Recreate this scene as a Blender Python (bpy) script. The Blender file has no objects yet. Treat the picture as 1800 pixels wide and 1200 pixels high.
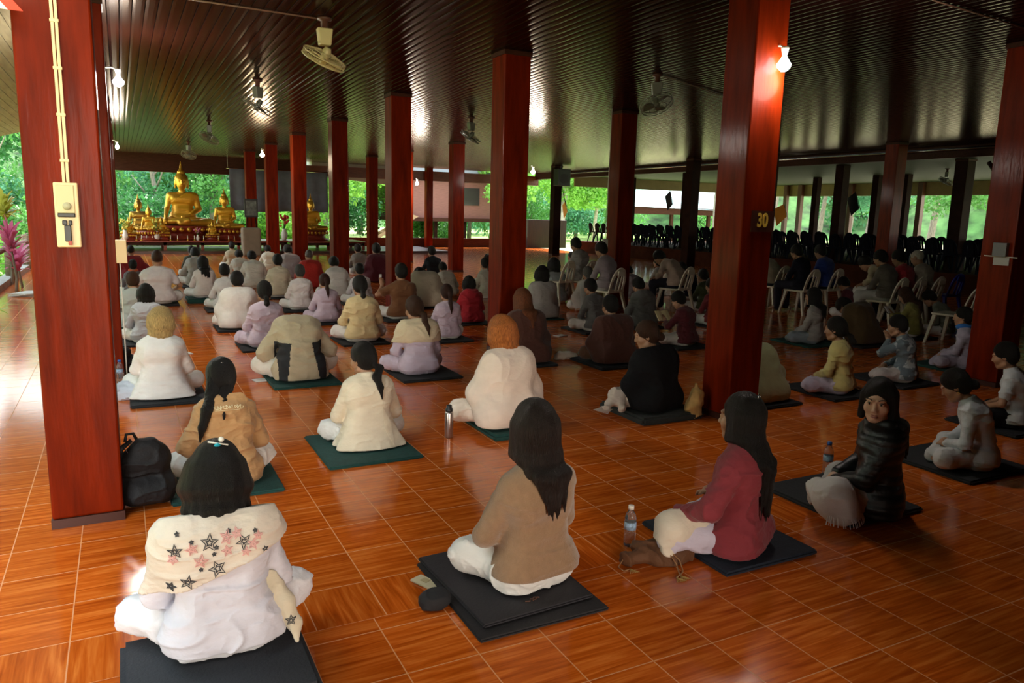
import bpy, bmesh, math, random
import numpy as np
from mathutils import Vector, Matrix
random.seed(7); rng = np.random.RandomState(11)
sc = bpy.context.scene
COL = sc.collection

# ------------------------------------------------------------------ camera
FPX = 1323.0
YAW, PITCH, ROLL = math.radians(27.39), math.radians(9.81), math.radians(1.468)
CAM = np.array([0.57345, -3.22095, 1.72755])
_cy, _sy, _cp, _sp = math.cos(YAW), math.sin(YAW), math.cos(PITCH), math.sin(PITCH)
FW = np.array([_sy*_cp, _cy*_cp, -_sp]); _r = np.array([_cy, -_sy, 0.0]); _u = np.cross(_r, FW)
RT = math.cos(ROLL)*_r + math.sin(ROLL)*_u
UP = -math.sin(ROLL)*_r + math.cos(ROLL)*_u
cd = bpy.data.cameras.new('camera'); cam = bpy.data.objects.new('camera', cd); COL.objects.link(cam)
cd.sensor_width = 36; cd.lens = FPX/1800*36; cd.clip_start = 0.05; cd.clip_end = 400
m = Matrix.Identity(4)
for i in range(3):
    m[i][0], m[i][1], m[i][2], m[i][3] = RT[i], UP[i], -FW[i], CAM[i]
cam.matrix_world = m
sc.camera = cam

def ray(px, py):
    return (px-900)/FPX*RT - (py-600)/FPX*UP + FW
def gz(px, py, z=0.0):      # point of a horizontal plane seen at a pixel
    d = ray(px, py); return CAM + (z-CAM[2])/d[2]*d
def gx(px, py, X):
    d = ray(px, py); return CAM + (X-CAM[0])/d[0]*d
def gy(px, py, Y):
    d = ray(px, py); return CAM + (Y-CAM[1])/d[1]*d
def pj(p):
    d = np.array(p, float)-CAM; k = d@FW
    return 900+FPX*(d@RT)/k, 600-FPX*(d@UP)/k

# ------------------------------------------------------------------ world, sun, exposure
vs = sc.view_settings
vs.view_transform = 'Standard'; vs.look = 'None'; vs.gamma = 1.0; vs.use_curve_mapping = False
vs.exposure = 0.0
w = bpy.data.worlds.new('world'); sc.world = w; w.use_nodes = True
nt = w.node_tree; bg = nt.nodes['Background']
tc = nt.nodes.new('ShaderNodeTexCoord'); sx = nt.nodes.new('ShaderNodeSeparateXYZ'); cr = nt.nodes.new('ShaderNodeValToRGB')
nt.links.new(tc.outputs['Generated'], sx.inputs[0]); nt.links.new(sx.outputs['Z'], cr.inputs[0]); nt.links.new(cr.outputs[0], bg.inputs['Color'])
cr.color_ramp.elements[0].position = 0.0; cr.color_ramp.elements[0].color = (1.27, 1.19, 1.03, 1)
cr.color_ramp.elements[1].position = 0.4; cr.color_ramp.elements[1].color = (0.72, 0.82, 0.92, 1)
bg.inputs['Strength'].default_value = 5.5
sd = bpy.data.lights.new('sun', 'SUN'); so = bpy.data.objects.new('sun', sd); COL.objects.link(so)
sd.energy = 13.0; sd.angle = math.radians(10); sd.color = (1.0, 0.95, 0.85)
so.rotation_euler = (Vector((-.42, -.40, -.86))).to_track_quat('-Z', 'Y').to_euler()
# unseen warm fill light added at the open end of the bay behind the photographer
ad = bpy.data.lights.new('open_end_fill', 'AREA'); ao = bpy.data.objects.new('open_end_fill', ad); COL.objects.link(ao)
ad.shape = 'RECTANGLE'; ad.size = 2.7; ad.size_y = 3.2; ad.energy = 430; ad.color = (1.0, .83, .66)
ao.location = (1.3, -8.95, 1.75); ao.rotation_euler = (math.radians(90), 0, 0)
cy = sc.cycles
cy.max_bounces = 6; cy.diffuse_bounces = 4; cy.glossy_bounces = 3; cy.transmission_bounces = 4; cy.transparent_max_bounces = 6
cy.sample_clamp_indirect = 6.0; cy.use_denoising = True; cy.caustics_reflective = False; cy.caustics_refractive = False
try: cy.denoising_prefilter = 'ACCURATE'
except Exception: pass

# ------------------------------------------------------------------ materials
def mat(name, col, rough=0.6, metal=0.0, bump=0.0, bscale=40.0, noise=0.0, nscale=6.0, emit=0.0, coat=0.0, stretch=(1,1,1), spec=0.5, trans=0.0, alpha=1.0, sheen=0.0):
    if name in bpy.data.materials: return bpy.data.materials[name]
    M = bpy.data.materials.new(name); M.use_nodes = True
    n = M.node_tree.nodes; l = M.node_tree.links; b = n['Principled BSDF']
    b.inputs['Base Color'].default_value = (*col, 1); b.inputs['Roughness'].default_value = rough
    b.inputs['Metallic'].default_value = metal; b.inputs['Specular IOR Level'].default_value = spec
    b.inputs['Coat Weight'].default_value = coat; b.inputs['Coat Roughness'].default_value = 0.12
    if sheen: b.inputs['Sheen Weight'].default_value = sheen
    if trans: b.inputs['Transmission Weight'].default_value = trans; b.inputs['IOR'].default_value = 1.33
    if emit:
        b.inputs['Emission Color'].default_value = (*col, 1); b.inputs['Emission Strength'].default_value = emit
    if noise or bump:
        t = n.new('ShaderNodeTexCoord'); mp = n.new('ShaderNodeMapping'); mp.inputs['Scale'].default_value = stretch
        l.new(t.outputs['Object'], mp.inputs[0])
    if noise:
        z = n.new('ShaderNodeTexNoise'); z.inputs['Scale'].default_value = nscale; z.inputs['Detail'].default_value = 5
        l.new(mp.outputs[0], z.inputs['Vector'])
        r = n.new('ShaderNodeValToRGB'); l.new(z.outputs[0], r.inputs[0])
        r.color_ramp.elements[0].position = 0.3; r.color_ramp.elements[1].position = 0.72
        r.color_ramp.elements[0].color = (*[c*(1-noise) for c in col], 1)
        r.color_ramp.elements[1].color = (*[min(1, c*(1+noise)) for c in col], 1)
        l.new(r.outputs[0], b.inputs['Base Color'])
        if emit: l.new(r.outputs[0], b.inputs['Emission Color'])
    if bump:
        z2 = n.new('ShaderNodeTexNoise'); z2.inputs['Scale'].default_value = bscale; z2.inputs['Detail'].default_value = 3
        l.new(mp.outputs[0], z2.inputs['Vector'])
        bp = n.new('ShaderNodeBump'); bp.inputs['Strength'].default_value = bump; bp.inputs['Distance'].default_value = 0.01
        l.new(z2.outputs[0], bp.inputs['Height']); l.new(bp.outputs[0], b.inputs['Normal'])
        if coat: l.new(bp.outputs[0], b.inputs['Coat Normal'])
    return M
def srgb(r, g, b):
    f = lambda c: c/255/12.92 if c/255 <= 0.04045 else ((c/255+0.055)/1.055)**2.4
    return (f(r), f(g), f(b))

def floor_material():
    M = bpy.data.materials.new('wood_look_tile'); M.use_nodes = True
    n = M.node_tree.nodes; l = M.node_tree.links; b = n['Principled BSDF']
    def math_(op, a, bb=None, c=None):
        q = n.new('ShaderNodeMath'); q.operation = op
        for i, v in enumerate((a, bb, c)):
            if v is None: continue
            if isinstance(v, (int, float)): q.inputs[i].default_value = v
            else: l.new(v, q.inputs[i])
        return q.outputs[0]
    g = n.new('ShaderNodeNewGeometry'); s = n.new('ShaderNodeSeparateXYZ'); l.new(g.outputs['Position'], s.inputs[0])
    X, Y = s.outputs['X'], s.outputs['Y']
    SY = 0.33
    near = math_('LESS_THAN', Y, -SY)                       # rows behind the cross band sit offset
    xo = math_('ADD', X, math_('MULTIPLY', near, 0.06))
    yo = math_('ADD', Y, math_('MULTIPLY', near, 0.10))
    u = math_('DIVIDE', xo, 0.30); v = math_('DIVIDE', yo, SY)
    fu = math_('FRACT', u); fv = math_('FRACT', v)
    iu = math_('FLOOR', u); iv = math_('FLOOR', v)
    du = math_('MINIMUM', fu, math_('SUBTRACT', 1.0, fu)); dv = math_('MINIMUM', fv, math_('SUBTRACT', 1.0, fv))
    gr = math_('MINIMUM', math_('MULTIPLY', du, 0.30), math_('MULTIPLY', dv, SY))
    grout = math_('LESS_THAN', gr, 0.0026)
    seed = math_('ADD', math_('MULTIPLY', iu, 7.31), math_('MULTIPLY', iv, 3.77))
    band = math_('MULTIPLY', math_('GREATER_THAN', Y, -SY), math_('LESS_THAN', Y, 0.0))
    def grain(sx_, sy_):
        cb = n.new('ShaderNodeCombineXYZ')
        l.new(math_('MULTIPLY', X, sx_), cb.inputs[0]); l.new(math_('MULTIPLY', Y, sy_), cb.inputs[1]); l.new(seed, cb.inputs[2])
        z = n.new('ShaderNodeTexNoise'); z.inputs['Scale'].default_value = 1.0; z.inputs['Detail'].default_value = 4; z.inputs['Distortion'].default_value = 0.6
        l.new(cb.outputs[0], z.inputs['Vector']); return z.outputs[0]
    gx_, gy_ = grain(3.0, 42.0), grain(42.0, 3.0)
    mx = n.new('ShaderNodeMix'); mx.data_type = 'FLOAT'; l.new(band, mx.inputs[0]); l.new(gx_, mx.inputs[2]); l.new(gy_, mx.inputs[3])
    r = n.new('ShaderNodeValToRGB'); l.new(mx.outputs[0], r.inputs[0])
    e = r.color_ramp.elements
    e[0].position = 0.28; e[0].color = (0.38, 0.060, 0.004, 1)
    e[1].position = 0.74; e[1].color = (0.80, 0.215, 0.032, 1)
    k = r.color_ramp.elements.new(0.5); k.color = (0.60, 0.115, 0.010, 1)
    cb = n.new('ShaderNodeCombineXYZ'); l.new(iu, cb.inputs[0]); l.new(iv, cb.inputs[1])
    wn = n.new('ShaderNodeTexWhiteNoise'); l.new(cb.outputs[0], wn.inputs['Vector'])
    hv = n.new('ShaderNodeHueSaturation'); l.new(r.outputs[0], hv.inputs['Color'])
    l.new(math_('ADD', math_('MULTIPLY', wn.outputs[0], 0.22), 0.89), hv.inputs['Value'])
    m2 = n.new('ShaderNodeMix'); m2.data_type = 'RGBA'; l.new(grout, m2.inputs[0]); l.new(hv.outputs[0], m2.inputs[6]); m2.inputs[7].default_value = (0.72, 0.30, 0.11, 1)
    l.new(m2.outputs[2], b.inputs['Base Color'])
    l.new(math_('ADD', math_('MULTIPLY', grout, 0.5), 0.13), b.inputs['Roughness'])
    b.inputs['Specular IOR Level'].default_value = 0.5
    z = n.new('ShaderNodeTexNoise'); z.inputs['Scale'].default_value = 3.5; l.new(g.outputs['Position'], z.inputs['Vector'])
    bp = n.new('ShaderNodeBump'); bp.inputs['Strength'].default_value = 0.12; bp.inputs['Distance'].default_value = 0.01
    l.new(math_('SUBTRACT', math_('MULTIPLY', z.outputs[0], 0.6), grout), bp.inputs['Height']); l.new(bp.outputs[0], b.inputs['Normal'])
    return M
M_floor = floor_material()
M_col = mat('column_lacquer', (0.140, 0.0105, 0.0007), rough=0.45, noise=0.35, nscale=3.0, stretch=(5,5,0.7), bump=0.10, bscale=7, coat=0.05, spec=0.06)
M_ceil = mat('ceiling_lacquer', (0.014, 0.0035, 0.0026), rough=0.15, noise=0.3, nscale=2.0, stretch=(9,0.5,1), bump=0.05, bscale=5, spec=0.13)
def varnish(M, power, rough, tint, ior=1.45):
    """old varnish: the mirror part only comes up near grazing angles"""
    n = M.node_tree.nodes; l = M.node_tree.links; b = n['Principled BSDF']; b.inputs['Specular IOR Level'].default_value = 0
    f = n.new('ShaderNodeFresnel'); f.inputs[0].default_value = ior; p = n.new('ShaderNodeMath'); p.operation = 'POWER'; l.new(f.outputs[0], p.inputs[0]); p.inputs[1].default_value = power
    g = n.new('ShaderNodeBsdfGlossy'); g.inputs['Color'].default_value = (*tint, 1); g.inputs['Roughness'].default_value = rough
    for q in b.inputs['Normal'].links: l.new(q.from_socket, g.inputs['Normal'])
    x = n.new('ShaderNodeMixShader'); l.new(p.outputs[0], x.inputs[0]); l.new(b.outputs[0], x.inputs[1]); l.new(g.outputs[0], x.inputs[2]); l.new(x.outputs[0], n['Material Output'].inputs[0])
varnish(M_ceil, 1.85, .18, (1.0, .90, .80))
M_beam = mat('dark_beam_wood', (0.050, 0.016, 0.009), rough=0.55, spec=.12, noise=0.3, nscale=4, stretch=(1,8,8), bump=0.1, bscale=12)
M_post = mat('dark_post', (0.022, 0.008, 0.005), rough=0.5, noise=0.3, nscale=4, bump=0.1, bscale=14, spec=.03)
M_cream = mat('cream_plastic', srgb(226,200,150), rough=0.4)
M_white_pl = mat('white_plastic', srgb(222,216,204), rough=0.35)
M_black = mat('black_plastic', (0.012,0.012,0.013), rough=0.4)
M_steel = mat('steel', (0.55,0.55,0.55), rough=0.25, metal=1.0)

# ------------------------------------------------------------------ mesh helpers
def link(o, parent=None):
    COL.objects.link(o)
    if parent is not None: o.parent = parent
    return o
def tag(o, label=None, cat=None, group=None, kind=None):
    if label: o['label'] = label
    if cat: o['category'] = cat
    if group: o['group'] = group
    if kind: o['kind'] = kind
    return o
def empty(name, loc=(0,0,0), rz=0.0, **k):
    o = bpy.data.objects.new(name, None); o.location = loc; o.rotation_euler = (0,0,rz); o.empty_display_size = 0.1
    link(o); return tag(o, **k)
def obj(name, bm, material, parent=None, smooth=False, bevel=0.0):
    if isinstance(bm, bmesh.types.BMesh):
        me = bpy.data.meshes.new(name)
        if smooth:
            for f in bm.faces: f.smooth = True
        bm.to_mesh(me); bm.free()
    else: me = bm
    for mm in (material if isinstance(material, (list, tuple)) else [material]):
        if mm is not None and len(me.materials) < 8 and mm.name not in [x.name for x in me.materials if x]: me.materials.append(mm)
    o = bpy.data.objects.new(name, me); link(o, parent)
    if bevel:
        b = o.modifiers.new('b', 'BEVEL'); b.width = bevel; b.segments = 2; b.limit_method = 'ANGLE'
    return o
def BX(bm, x0, x1, y0, y1, z0, z1, M=None):
    v = [bm.verts.new(p) for p in ((x0,y0,z0),(x1,y0,z0),(x1,y1,z0),(x0,y1,z0),(x0,y0,z1),(x1,y0,z1),(x1,y1,z1),(x0,y1,z1))]
    if M is not None:
        for q in v: q.co = M @ q.co
    for f in ((3,2,1,0),(4,5,6,7),(0,1,5,4),(1,2,6,5),(2,3,7,6),(3,0,4,7)): bm.faces.new([v[i] for i in f])
    return bm
def frame_of(d):
    d = Vector(d).normalized(); a = Vector((0,0,1)) if abs(d.z) < 0.9 else Vector((1,0,0))
    s = d.cross(a).normalized(); return s, s.cross(d).normalized()
def TUBE(bm, pts, r, n=8, closed=False):
    pts = [Vector(p) for p in pts]; rs = r if isinstance(r, (list, tuple)) else [r]*len(pts)
    rings = []; N = len(pts); s0 = None
    for i, p in enumerate(pts):
        if closed: d = pts[(i+1) % N]-pts[i-1]
        else: d = pts[min(i+1, N-1)]-pts[max(i-1, 0)]
        s, t = frame_of(d)
        if s0 is not None:
            s = (s0 - d.normalized()*s0.dot(d.normalized())).normalized(); t = s.cross(d.normalized())
        s0 = s
        rings.append([bm.verts.new(p + (s*math.cos(2*math.pi*k/n)+t*math.sin(2*math.pi*k/n))*rs[i]) for k in range(n)])
    for i in range(N if closed else N-1):
        A, B = rings[i], rings[(i+1) % N]
        for k in range(n): bm.faces.new((A[k], A[(k+1) % n], B[(k+1) % n], B[k]))
    if not closed:
        bm.faces.new(rings[0][::-1]); bm.faces.new(rings[-1])
    return bm
def LATHE(bm, prof, n=20, c=(0,0,0), M=None, sx=1, sy=1):
    rings = []
    for r, z in prof:
        ring = []
        for k in range(n):
            p = Vector((r*sx*math.cos(2*math.pi*k/n), r*sy*math.sin(2*math.pi*k/n), z))
            if M is not None: p = M @ p
            ring.append(bm.verts.new(p + Vector(c)))
        rings.append(ring)
    for A, B in zip(rings, rings[1:]):
        for k in range(n): bm.faces.new((A[k], A[(k+1) % n], B[(k+1) % n], B[k]))
    bm.faces.new(rings[0][::-1]); bm.faces.new(rings[-1])
    bmesh.ops.recalc_face_normals(bm, faces=bm.faces)
    return bm
def PRISM(bm, poly, d0, d1, axis='y', M=None):
    """extrude a 2-D outline [(u,v)] along an axis"""
    def P(u, v, d):
        p = {'y': Vector((u, d, v)), 'x': Vector((d, u, v)), 'z': Vector((u, v, d))}[axis]
        return M @ p if M is not None else p
    A = [bm.verts.new(P(u, v, d0)) for u, v in poly]; B = [bm.verts.new(P(u, v, d1)) for u, v in poly]
    n = len(poly)
    bm.faces.new(A); bm.faces.new(B[::-1])
    for i in range(n): bm.faces.new((A[i], B[i], B[(i+1) % n], A[(i+1) % n]))
    bmesh.ops.recalc_face_normals(bm, faces=bm.faces)
    return bm
def BM(): return bmesh.new()
def dup(root, loc, rz=None, scale=None, **k):
    r = root.copy(); COL.objects.link(r); r.location = loc
    if rz is not None: r.rotation_euler = (0, 0, rz)
    if scale is not None: r.scale = (scale,)*3 if isinstance(scale, (int, float)) else scale
    for ch in list(root.children):
        c = ch.copy(); COL.objects.link(c); c.parent = r
        for g in list(ch.children):
            d = g.copy(); COL.objects.link(d); d.parent = c
    tag(r, **k); return r

# ------------------------------------------------------------------ signed-distance sculpting (bodies, clothes, hair, statues)
_LAT = rng.rand(32, 32, 32).astype(np.float32)*2-1
def vnoise(P, f):
    q = P*np.array(f, np.float32)+100.0; i = np.floor(q).astype(np.int32); t = q-i; t = t*t*(3-2*t); i %= 32; j = (i+1) % 32
    x0,y0,z0 = i[...,0],i[...,1],i[...,2]; x1,y1,z1 = j[...,0],j[...,1],j[...,2]; tx,ty,tz = t[...,0],t[...,1],t[...,2]
    L = _LAT; lp = lambda a, b, t_: a+(b-a)*t_
    return lp(lp(lp(L[x0,y0,z0],L[x1,y0,z0],tx), lp(L[x0,y1,z0],L[x1,y1,z0],tx), ty),
              lp(lp(L[x0,y0,z1],L[x1,y0,z1],tx), lp(L[x0,y1,z1],L[x1,y1,z1],tx), ty), tz)
def cap(a, b, ra, rb=None, k=0.03, sub=False): return ('c', np.array(a, float), np.array(b, float), ra, ra if rb is None else rb, k, sub)
def ell(c, r, R=None, k=0.03, sub=False):
    r = np.array(r, float)
    if R is not None: s = np.linalg.norm(R[:, 0]); R = R/s; r = r*s
    return ('e', np.array(c, float), r, R, None, k, sub)
def sdf_mesh(name, prims, res, cuts=(), disp=None, pad=0.03):
    lo = np.full(3, 9.0); hi = -lo
    for p in prims:
        if p[6]: continue
        if p[0] == 'c':
            r = max(p[3], p[4]); lo = np.minimum(lo, np.minimum(p[1], p[2])-r); hi = np.maximum(hi, np.maximum(p[1], p[2])+r)
        else:
            r = max(p[2]); lo = np.minimum(lo, p[1]-r); hi = np.maximum(hi, p[1]+r)
    lo -= pad; hi += pad; n = np.ceil((hi-lo)/res).astype(int)+1
    ax = [lo[i]+res*np.arange(n[i]) for i in range(3)]
    F = np.full(n, 0.5, np.float32)
    for p in prims:
        k = p[5]; mg = k+3.2*res
        if p[0] == 'c':
            r = max(p[3], p[4]); a = np.minimum(p[1], p[2])-r-mg; b = np.maximum(p[1], p[2])+r+mg
        else:
            r = max(p[2]) if p[3] is not None else p[2]; a = p[1]-r-mg; b = p[1]+r+mg
        i0 = np.maximum(0, np.floor((a-lo)/res).astype(int)); i1 = np.minimum(n, np.ceil((b-lo)/res).astype(int)+1)
        if (i1 <= i0).any(): continue
        sl = tuple(slice(i0[q], i1[q]) for q in range(3))
        G = np.stack(np.meshgrid(*[ax[q][sl[q]] for q in range(3)], indexing='ij'), -1).astype(np.float32)
        if p[0] == 'c':
            ba = (p[2]-p[1]).astype(np.float32); pa = G-p[1].astype(np.float32); L = float(ba@ba)+1e-9
            h = np.clip((pa@ba)/L, 0, 1); d = np.sqrt(((pa-h[..., None]*ba)**2).sum(-1)) - (p[3]+(p[4]-p[3])*h)
        else:
            q = G-p[1].astype(np.float32)
            if p[3] is not None: q = q@p[3].astype(np.float32)
            rr = p[2].astype(np.float32); k0 = np.sqrt(((q/rr)**2).sum(-1)); k1 = np.sqrt(((q/(rr*rr))**2).sum(-1))+1e-6
            d = k0*(k0-1)/k1
        A = F[sl]
        if p[6]:
            d = -d; h = np.clip(0.5-0.5*(A-d)/k, 0, 1); F[sl] = A*(1-h)+d*h+k*h*(1-h) if k > 0 else np.maximum(A, d)
        else:
            h = np.clip(0.5+0.5*(A-d)/k, 0, 1); F[sl] = A*(1-h)+d*h-k*h*(1-h)
    if disp is not None or cuts:
        G = np.stack(np.meshgrid(*ax, indexing='ij'), -1).astype(np.float32)
        if disp is not None:
            near = np.abs(F) < 0.05
            F[near] += disp(G[near])
        for (nn, c0) in cuts:                                  # keep the side where n.p < c
            d = G@np.array(nn, np.float32)-c0; F = np.maximum(F, d)
    F[0] = F[-1] = 0.5; F[:,0] = F[:,-1] = 0.5; F[:,:,0] = F[:,:,-1] = 0.5
    S = F < 0
    c = np.zeros(tuple(n-1), np.int8)
    for i in (0,1):
        for j in (0,1):
            for k in (0,1): c += S[i:n[0]-1+i, j:n[1]-1+j, k:n[2]-1+k]
    cells = np.argwhere((c > 0) & (c < 8)); idx = -np.ones(tuple(n-1), np.int32); idx[tuple(cells.T)] = np.arange(len(cells))
    acc = np.zeros((len(cells), 3)); cnt = np.zeros(len(cells))
    cr_ = [(i,j,k) for i in (0,1) for j in (0,1) for k in (0,1)]
    for a in cr_:
        for q in range(3):
            if a[q]: continue
            b = list(a); b[q] = 1
            fa = F[cells[:,0]+a[0], cells[:,1]+a[1], cells[:,2]+a[2]]; fb = F[cells[:,0]+b[0], cells[:,1]+b[1], cells[:,2]+b[2]]
            ms = (fa < 0) != (fb < 0); t = np.where(ms, fa/(fa-fb+1e-12), 0)
            P = np.tile(np.array(a, float), (len(cells), 1)); P[:, q] = t
            acc[ms] += P[ms]; cnt += ms
    V = lo+res*(cells+acc/np.maximum(cnt, 1)[:, None])
    quads = []
    for q in range(3):
        o1, o2 = (q+1) % 3, (q+2) % 3
        s0 = [slice(1, n[0]-1), slice(1, n[1]-1), slice(1, n[2]-1)]; s0[q] = slice(0, n[q]-1); s1 = list(s0); s1[q] = slice(1, n[q])
        A, B = S[tuple(s0)], S[tuple(s1)]; off = np.array([1,1,1]); off[q] = 0
        for flip, msk in ((False, A & ~B), (True, ~A & B)):
            e = np.argwhere(msk)+off
            if not len(e): continue
            def cell(d1, d2):
                z = e.copy(); z[:, o1] += d1; z[:, o2] += d2; return idx[z[:,0], z[:,1], z[:,2]]
            Q = np.stack([cell(-1,-1), cell(0,-1), cell(0,0), cell(-1,0)], 1)
            quads.append(Q[:, ::-1] if flip else Q)
    Q = np.concatenate(quads); Q = Q[(Q >= 0).all(1)]
    me = bpy.data.meshes.new(name)
    me.vertices.add(len(V)); me.vertices.foreach_set('co', V.astype(np.float32).ravel())
    me.loops.add(len(Q)*4); me.loops.foreach_set('vertex_index', Q.astype(np.int32).ravel())
    me.polygons.add(len(Q)); me.polygons.foreach_set('loop_start', (np.arange(len(Q))*4).astype(np.int32))
    me.polygons.foreach_set('loop_total', np.full(len(Q), 4, np.int32)); me.polygons.foreach_set('use_smooth', np.ones(len(Q), bool))
    me.update(calc_edges=True); me.validate()
    return me

# ------------------------------------------------------------------ people
def rx(a): c, s = math.cos(a), math.sin(a); return np.array([[1,0,0],[0,c,-s],[0,s,c]])
def ry(a): c, s = math.cos(a), math.sin(a); return np.array([[c,0,s],[0,1,0],[-s,0,c]])
def rz_(a): c, s = math.cos(a), math.sin(a); return np.array([[c,-s,0],[s,c,0],[0,0,1]])
POSES = {   # angles from vertical of lower back, upper back, shoulders, neck, head; side lean; head yaw; width
 'upright': dict(a=(-.06,.02,.14,.22,.10), arms='lap'),
 'relaxed': dict(a=(-.02,.14,.34,.42,.28), arms='lap'),
 'slump':   dict(a=(.10,.40,.70,.85,.75), arms='lap'),
 'bowed':   dict(a=(.16,.50,.95,1.35,1.45), arms='lap'),
 'straight': dict(a=(-.05,-.02,.06,.10,.02), arms='knee'),
 'read':    dict(a=(.04,.16,.36,.50,.55), arms='book'),
 'chair':   dict(a=(.02,.20,.40,.50,.45), arms='lap', legs='chair'),
 'chairbent': dict(a=(.25,.65,1.0,1.15,.9), arms='knee', legs='chair'),
}
def skeleton(ps):
    a = ps['a']; side = ps.get('side', 0.0); w = ps.get('w', 1.0)
    D = lambda t: np.array([side*0.5, math.sin(t), math.cos(t)])
    P0 = np.array([0, 0, .105]); P1 = P0+D(a[0])*.15; P2 = P1+D(a[1])*.16; P3 = P2+D(a[2])*.14; P4 = P3+D(a[3])*.075
    R = rz_(ps.get('yaw', 0.0))@rx(-a[4])@ry(ps.get('tilt', 0.0))
    R = R*ps.get('hs', 1.12); hc = P4+R@np.array([0, .018, .088])
    up = D(a[2]); J = dict(P0=P0, P1=P1, P2=P2, P3=P3, P4=P4, hc=hc, R=R, up=up, w=w)
    tw = rz_(ps.get('twist', 0.0))
    for s in (-1, 1):
        sh = P3+tw@np.array([s*.143*w, 0, 0])-up*.062
        am = ps.get('arms'+('R' if s > 0 else 'L'), ps.get('arms', 'lap'))
        if am == 'lap': wr = np.array([s*.09, .235, .175]); hd = np.array([s*.01, .275, .15])
        elif am == 'knee': wr = np.array([s*.235, .235, .20]); hd = np.array([s*.265, .30, .175])
        elif am == 'book': wr = np.array([s*.10, .33, .33]); hd = np.array([s*.09, .37, .40])
        elif am == 'face': wr = hc+R@np.array([s*.055, .11, -.15]); hd = hc+R@np.array([s*.03, .115, -.085])
        elif am == 'raise': wr = np.array([s*.27, .17, .50]); hd = np.array([s*.27, .19, .59])
        else: wr = np.array([s*.28, .02, .10]); hd = np.array([s*.30, .06, .05])
        if ps.get('legs') == 'chair' and am in ('lap', 'knee'): wr = wr+np.array([0, .05, -.02])
        d = wr-sh; L = np.linalg.norm(d); l1, l2 = .262, .225
        if L > l1+l2-.005: wr = sh+d/L*(l1+l2-.005); hd = hd+(wr-(sh+d)); d = wr-sh; L = l1+l2-.005
        x = (l1*l1-l2*l2+L*L)/(2*L); hh = math.sqrt(max(l1*l1-x*x, 0)); n = d/L
        hint = np.array([s*.9, -.35, -.6]); hint = hint-n*(hint@n); hint /= np.linalg.norm(hint)
        J[s] = dict(sh=sh, el=sh+n*x+hint*hh, wr=wr, hd=hd)
        if ps.get('legs') == 'chair': J[s].update(hip=np.array([s*.09,0,.09]), kn=np.array([s*.13,.42,.06]), an=np.array([s*.13,.42,-.36]), ft=np.array([s*.14,.56,-.405]))
        else:
            J[s].update(hip=np.array([s*.09,.02,.095]), kn=np.array([s*.285*ps.get('kw',1),.235,.10+ps.get('kz',0)]), an=np.array([-s*.10,.31+.03*s,.055]), ft=np.array([-s*.22,.25+.03*s,.04]))
    return J
def torso(J, e, k=.06):
    w = J['w']; X = np.array([1., 0, 0]); o = []
    for c, hx, r, dy in ((J['P0'], .085, .112, 0), (J['P1'], .062, .094, 0), (J['P2'], .082, .095, -.005)):
        o.append(cap(c-X*hx*w+[0,dy,0], c+X*hx*w+[0,dy,0], r*w**.5+e, None, k))
    c = (J['P2']+J['P3'])/2; o.append(cap(c-X*.074*w, c+X*.074*w, .080+e, None, k))
    for s in (-1, 1): o.append(cap(J['P3']+J['up']*.012, J[s]['sh'], .042+e*.7, .044+e*.7, k*.7))
    
    return o
def arm(J, s, e, k=.03, upto='wr', r0=.048):
    a = J[s]; o = [cap(a['sh'], a['el'], r0+e, .038+e, k)]
    if upto != 'el': o.append(cap(a['el'], a['wr'], .037+e, .026+e*.9, k*.7))
    return o
def legs(J, e, k=.04, feet=False):
    o = []
    for s in (-1, 1):
        a = J[s]; o += [cap(a['hip'], a['kn'], .083+e, .056+e, k), cap(a['kn'], a['an'], .053+e, .038+e, k)]
        if feet: o += [cap(a['an'], a['ft'], .033, .024, .02), cap(a['ft'], a['ft']+(a['ft']-a['an'])*.25, .022, .016, .02)]
    return o
def hand(J, s, fine):
    a = J[s]; d = a['hd']-a['wr']; L = np.linalg.norm(d)+1e-6; n = d/L
    sd_ = np.cross(n, [0, 0, 1.0]); sd_ = sd_/(np.linalg.norm(sd_)+1e-6)
    nm = np.cross(sd_, n); c = a['wr']+n*.045; o = [cap(a['wr'], c+n*.02, .024, .026, .02), cap(c-sd_*.018, c+sd_*.018, .02, .02, .02)]
    rf = .0088 if fine else .0105
    for q, ln in zip((-1.5, -.5, .5, 1.5), (.062, .074, .070, .054)):
        b = c+n*.035+sd_*q*.0195; m1 = b+n*ln*.55-nm*.006; m2 = m1+n*ln*.38-nm*.022
        o += [cap(b-n*.02, m1, rf, rf*.95, .006), cap(m1, m2, rf*.95, rf*.8, .006)]
    t0 = c-n*.015-sd_*s*.024; t1 = t0-sd_*s*.022+n*.028-nm*.008; t2 = t1+n*.026-nm*.01
    o += [cap(t0, t1, .0115, .010, .010), cap(t1, t2, .010, .0085, .006)]
    return o
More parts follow.
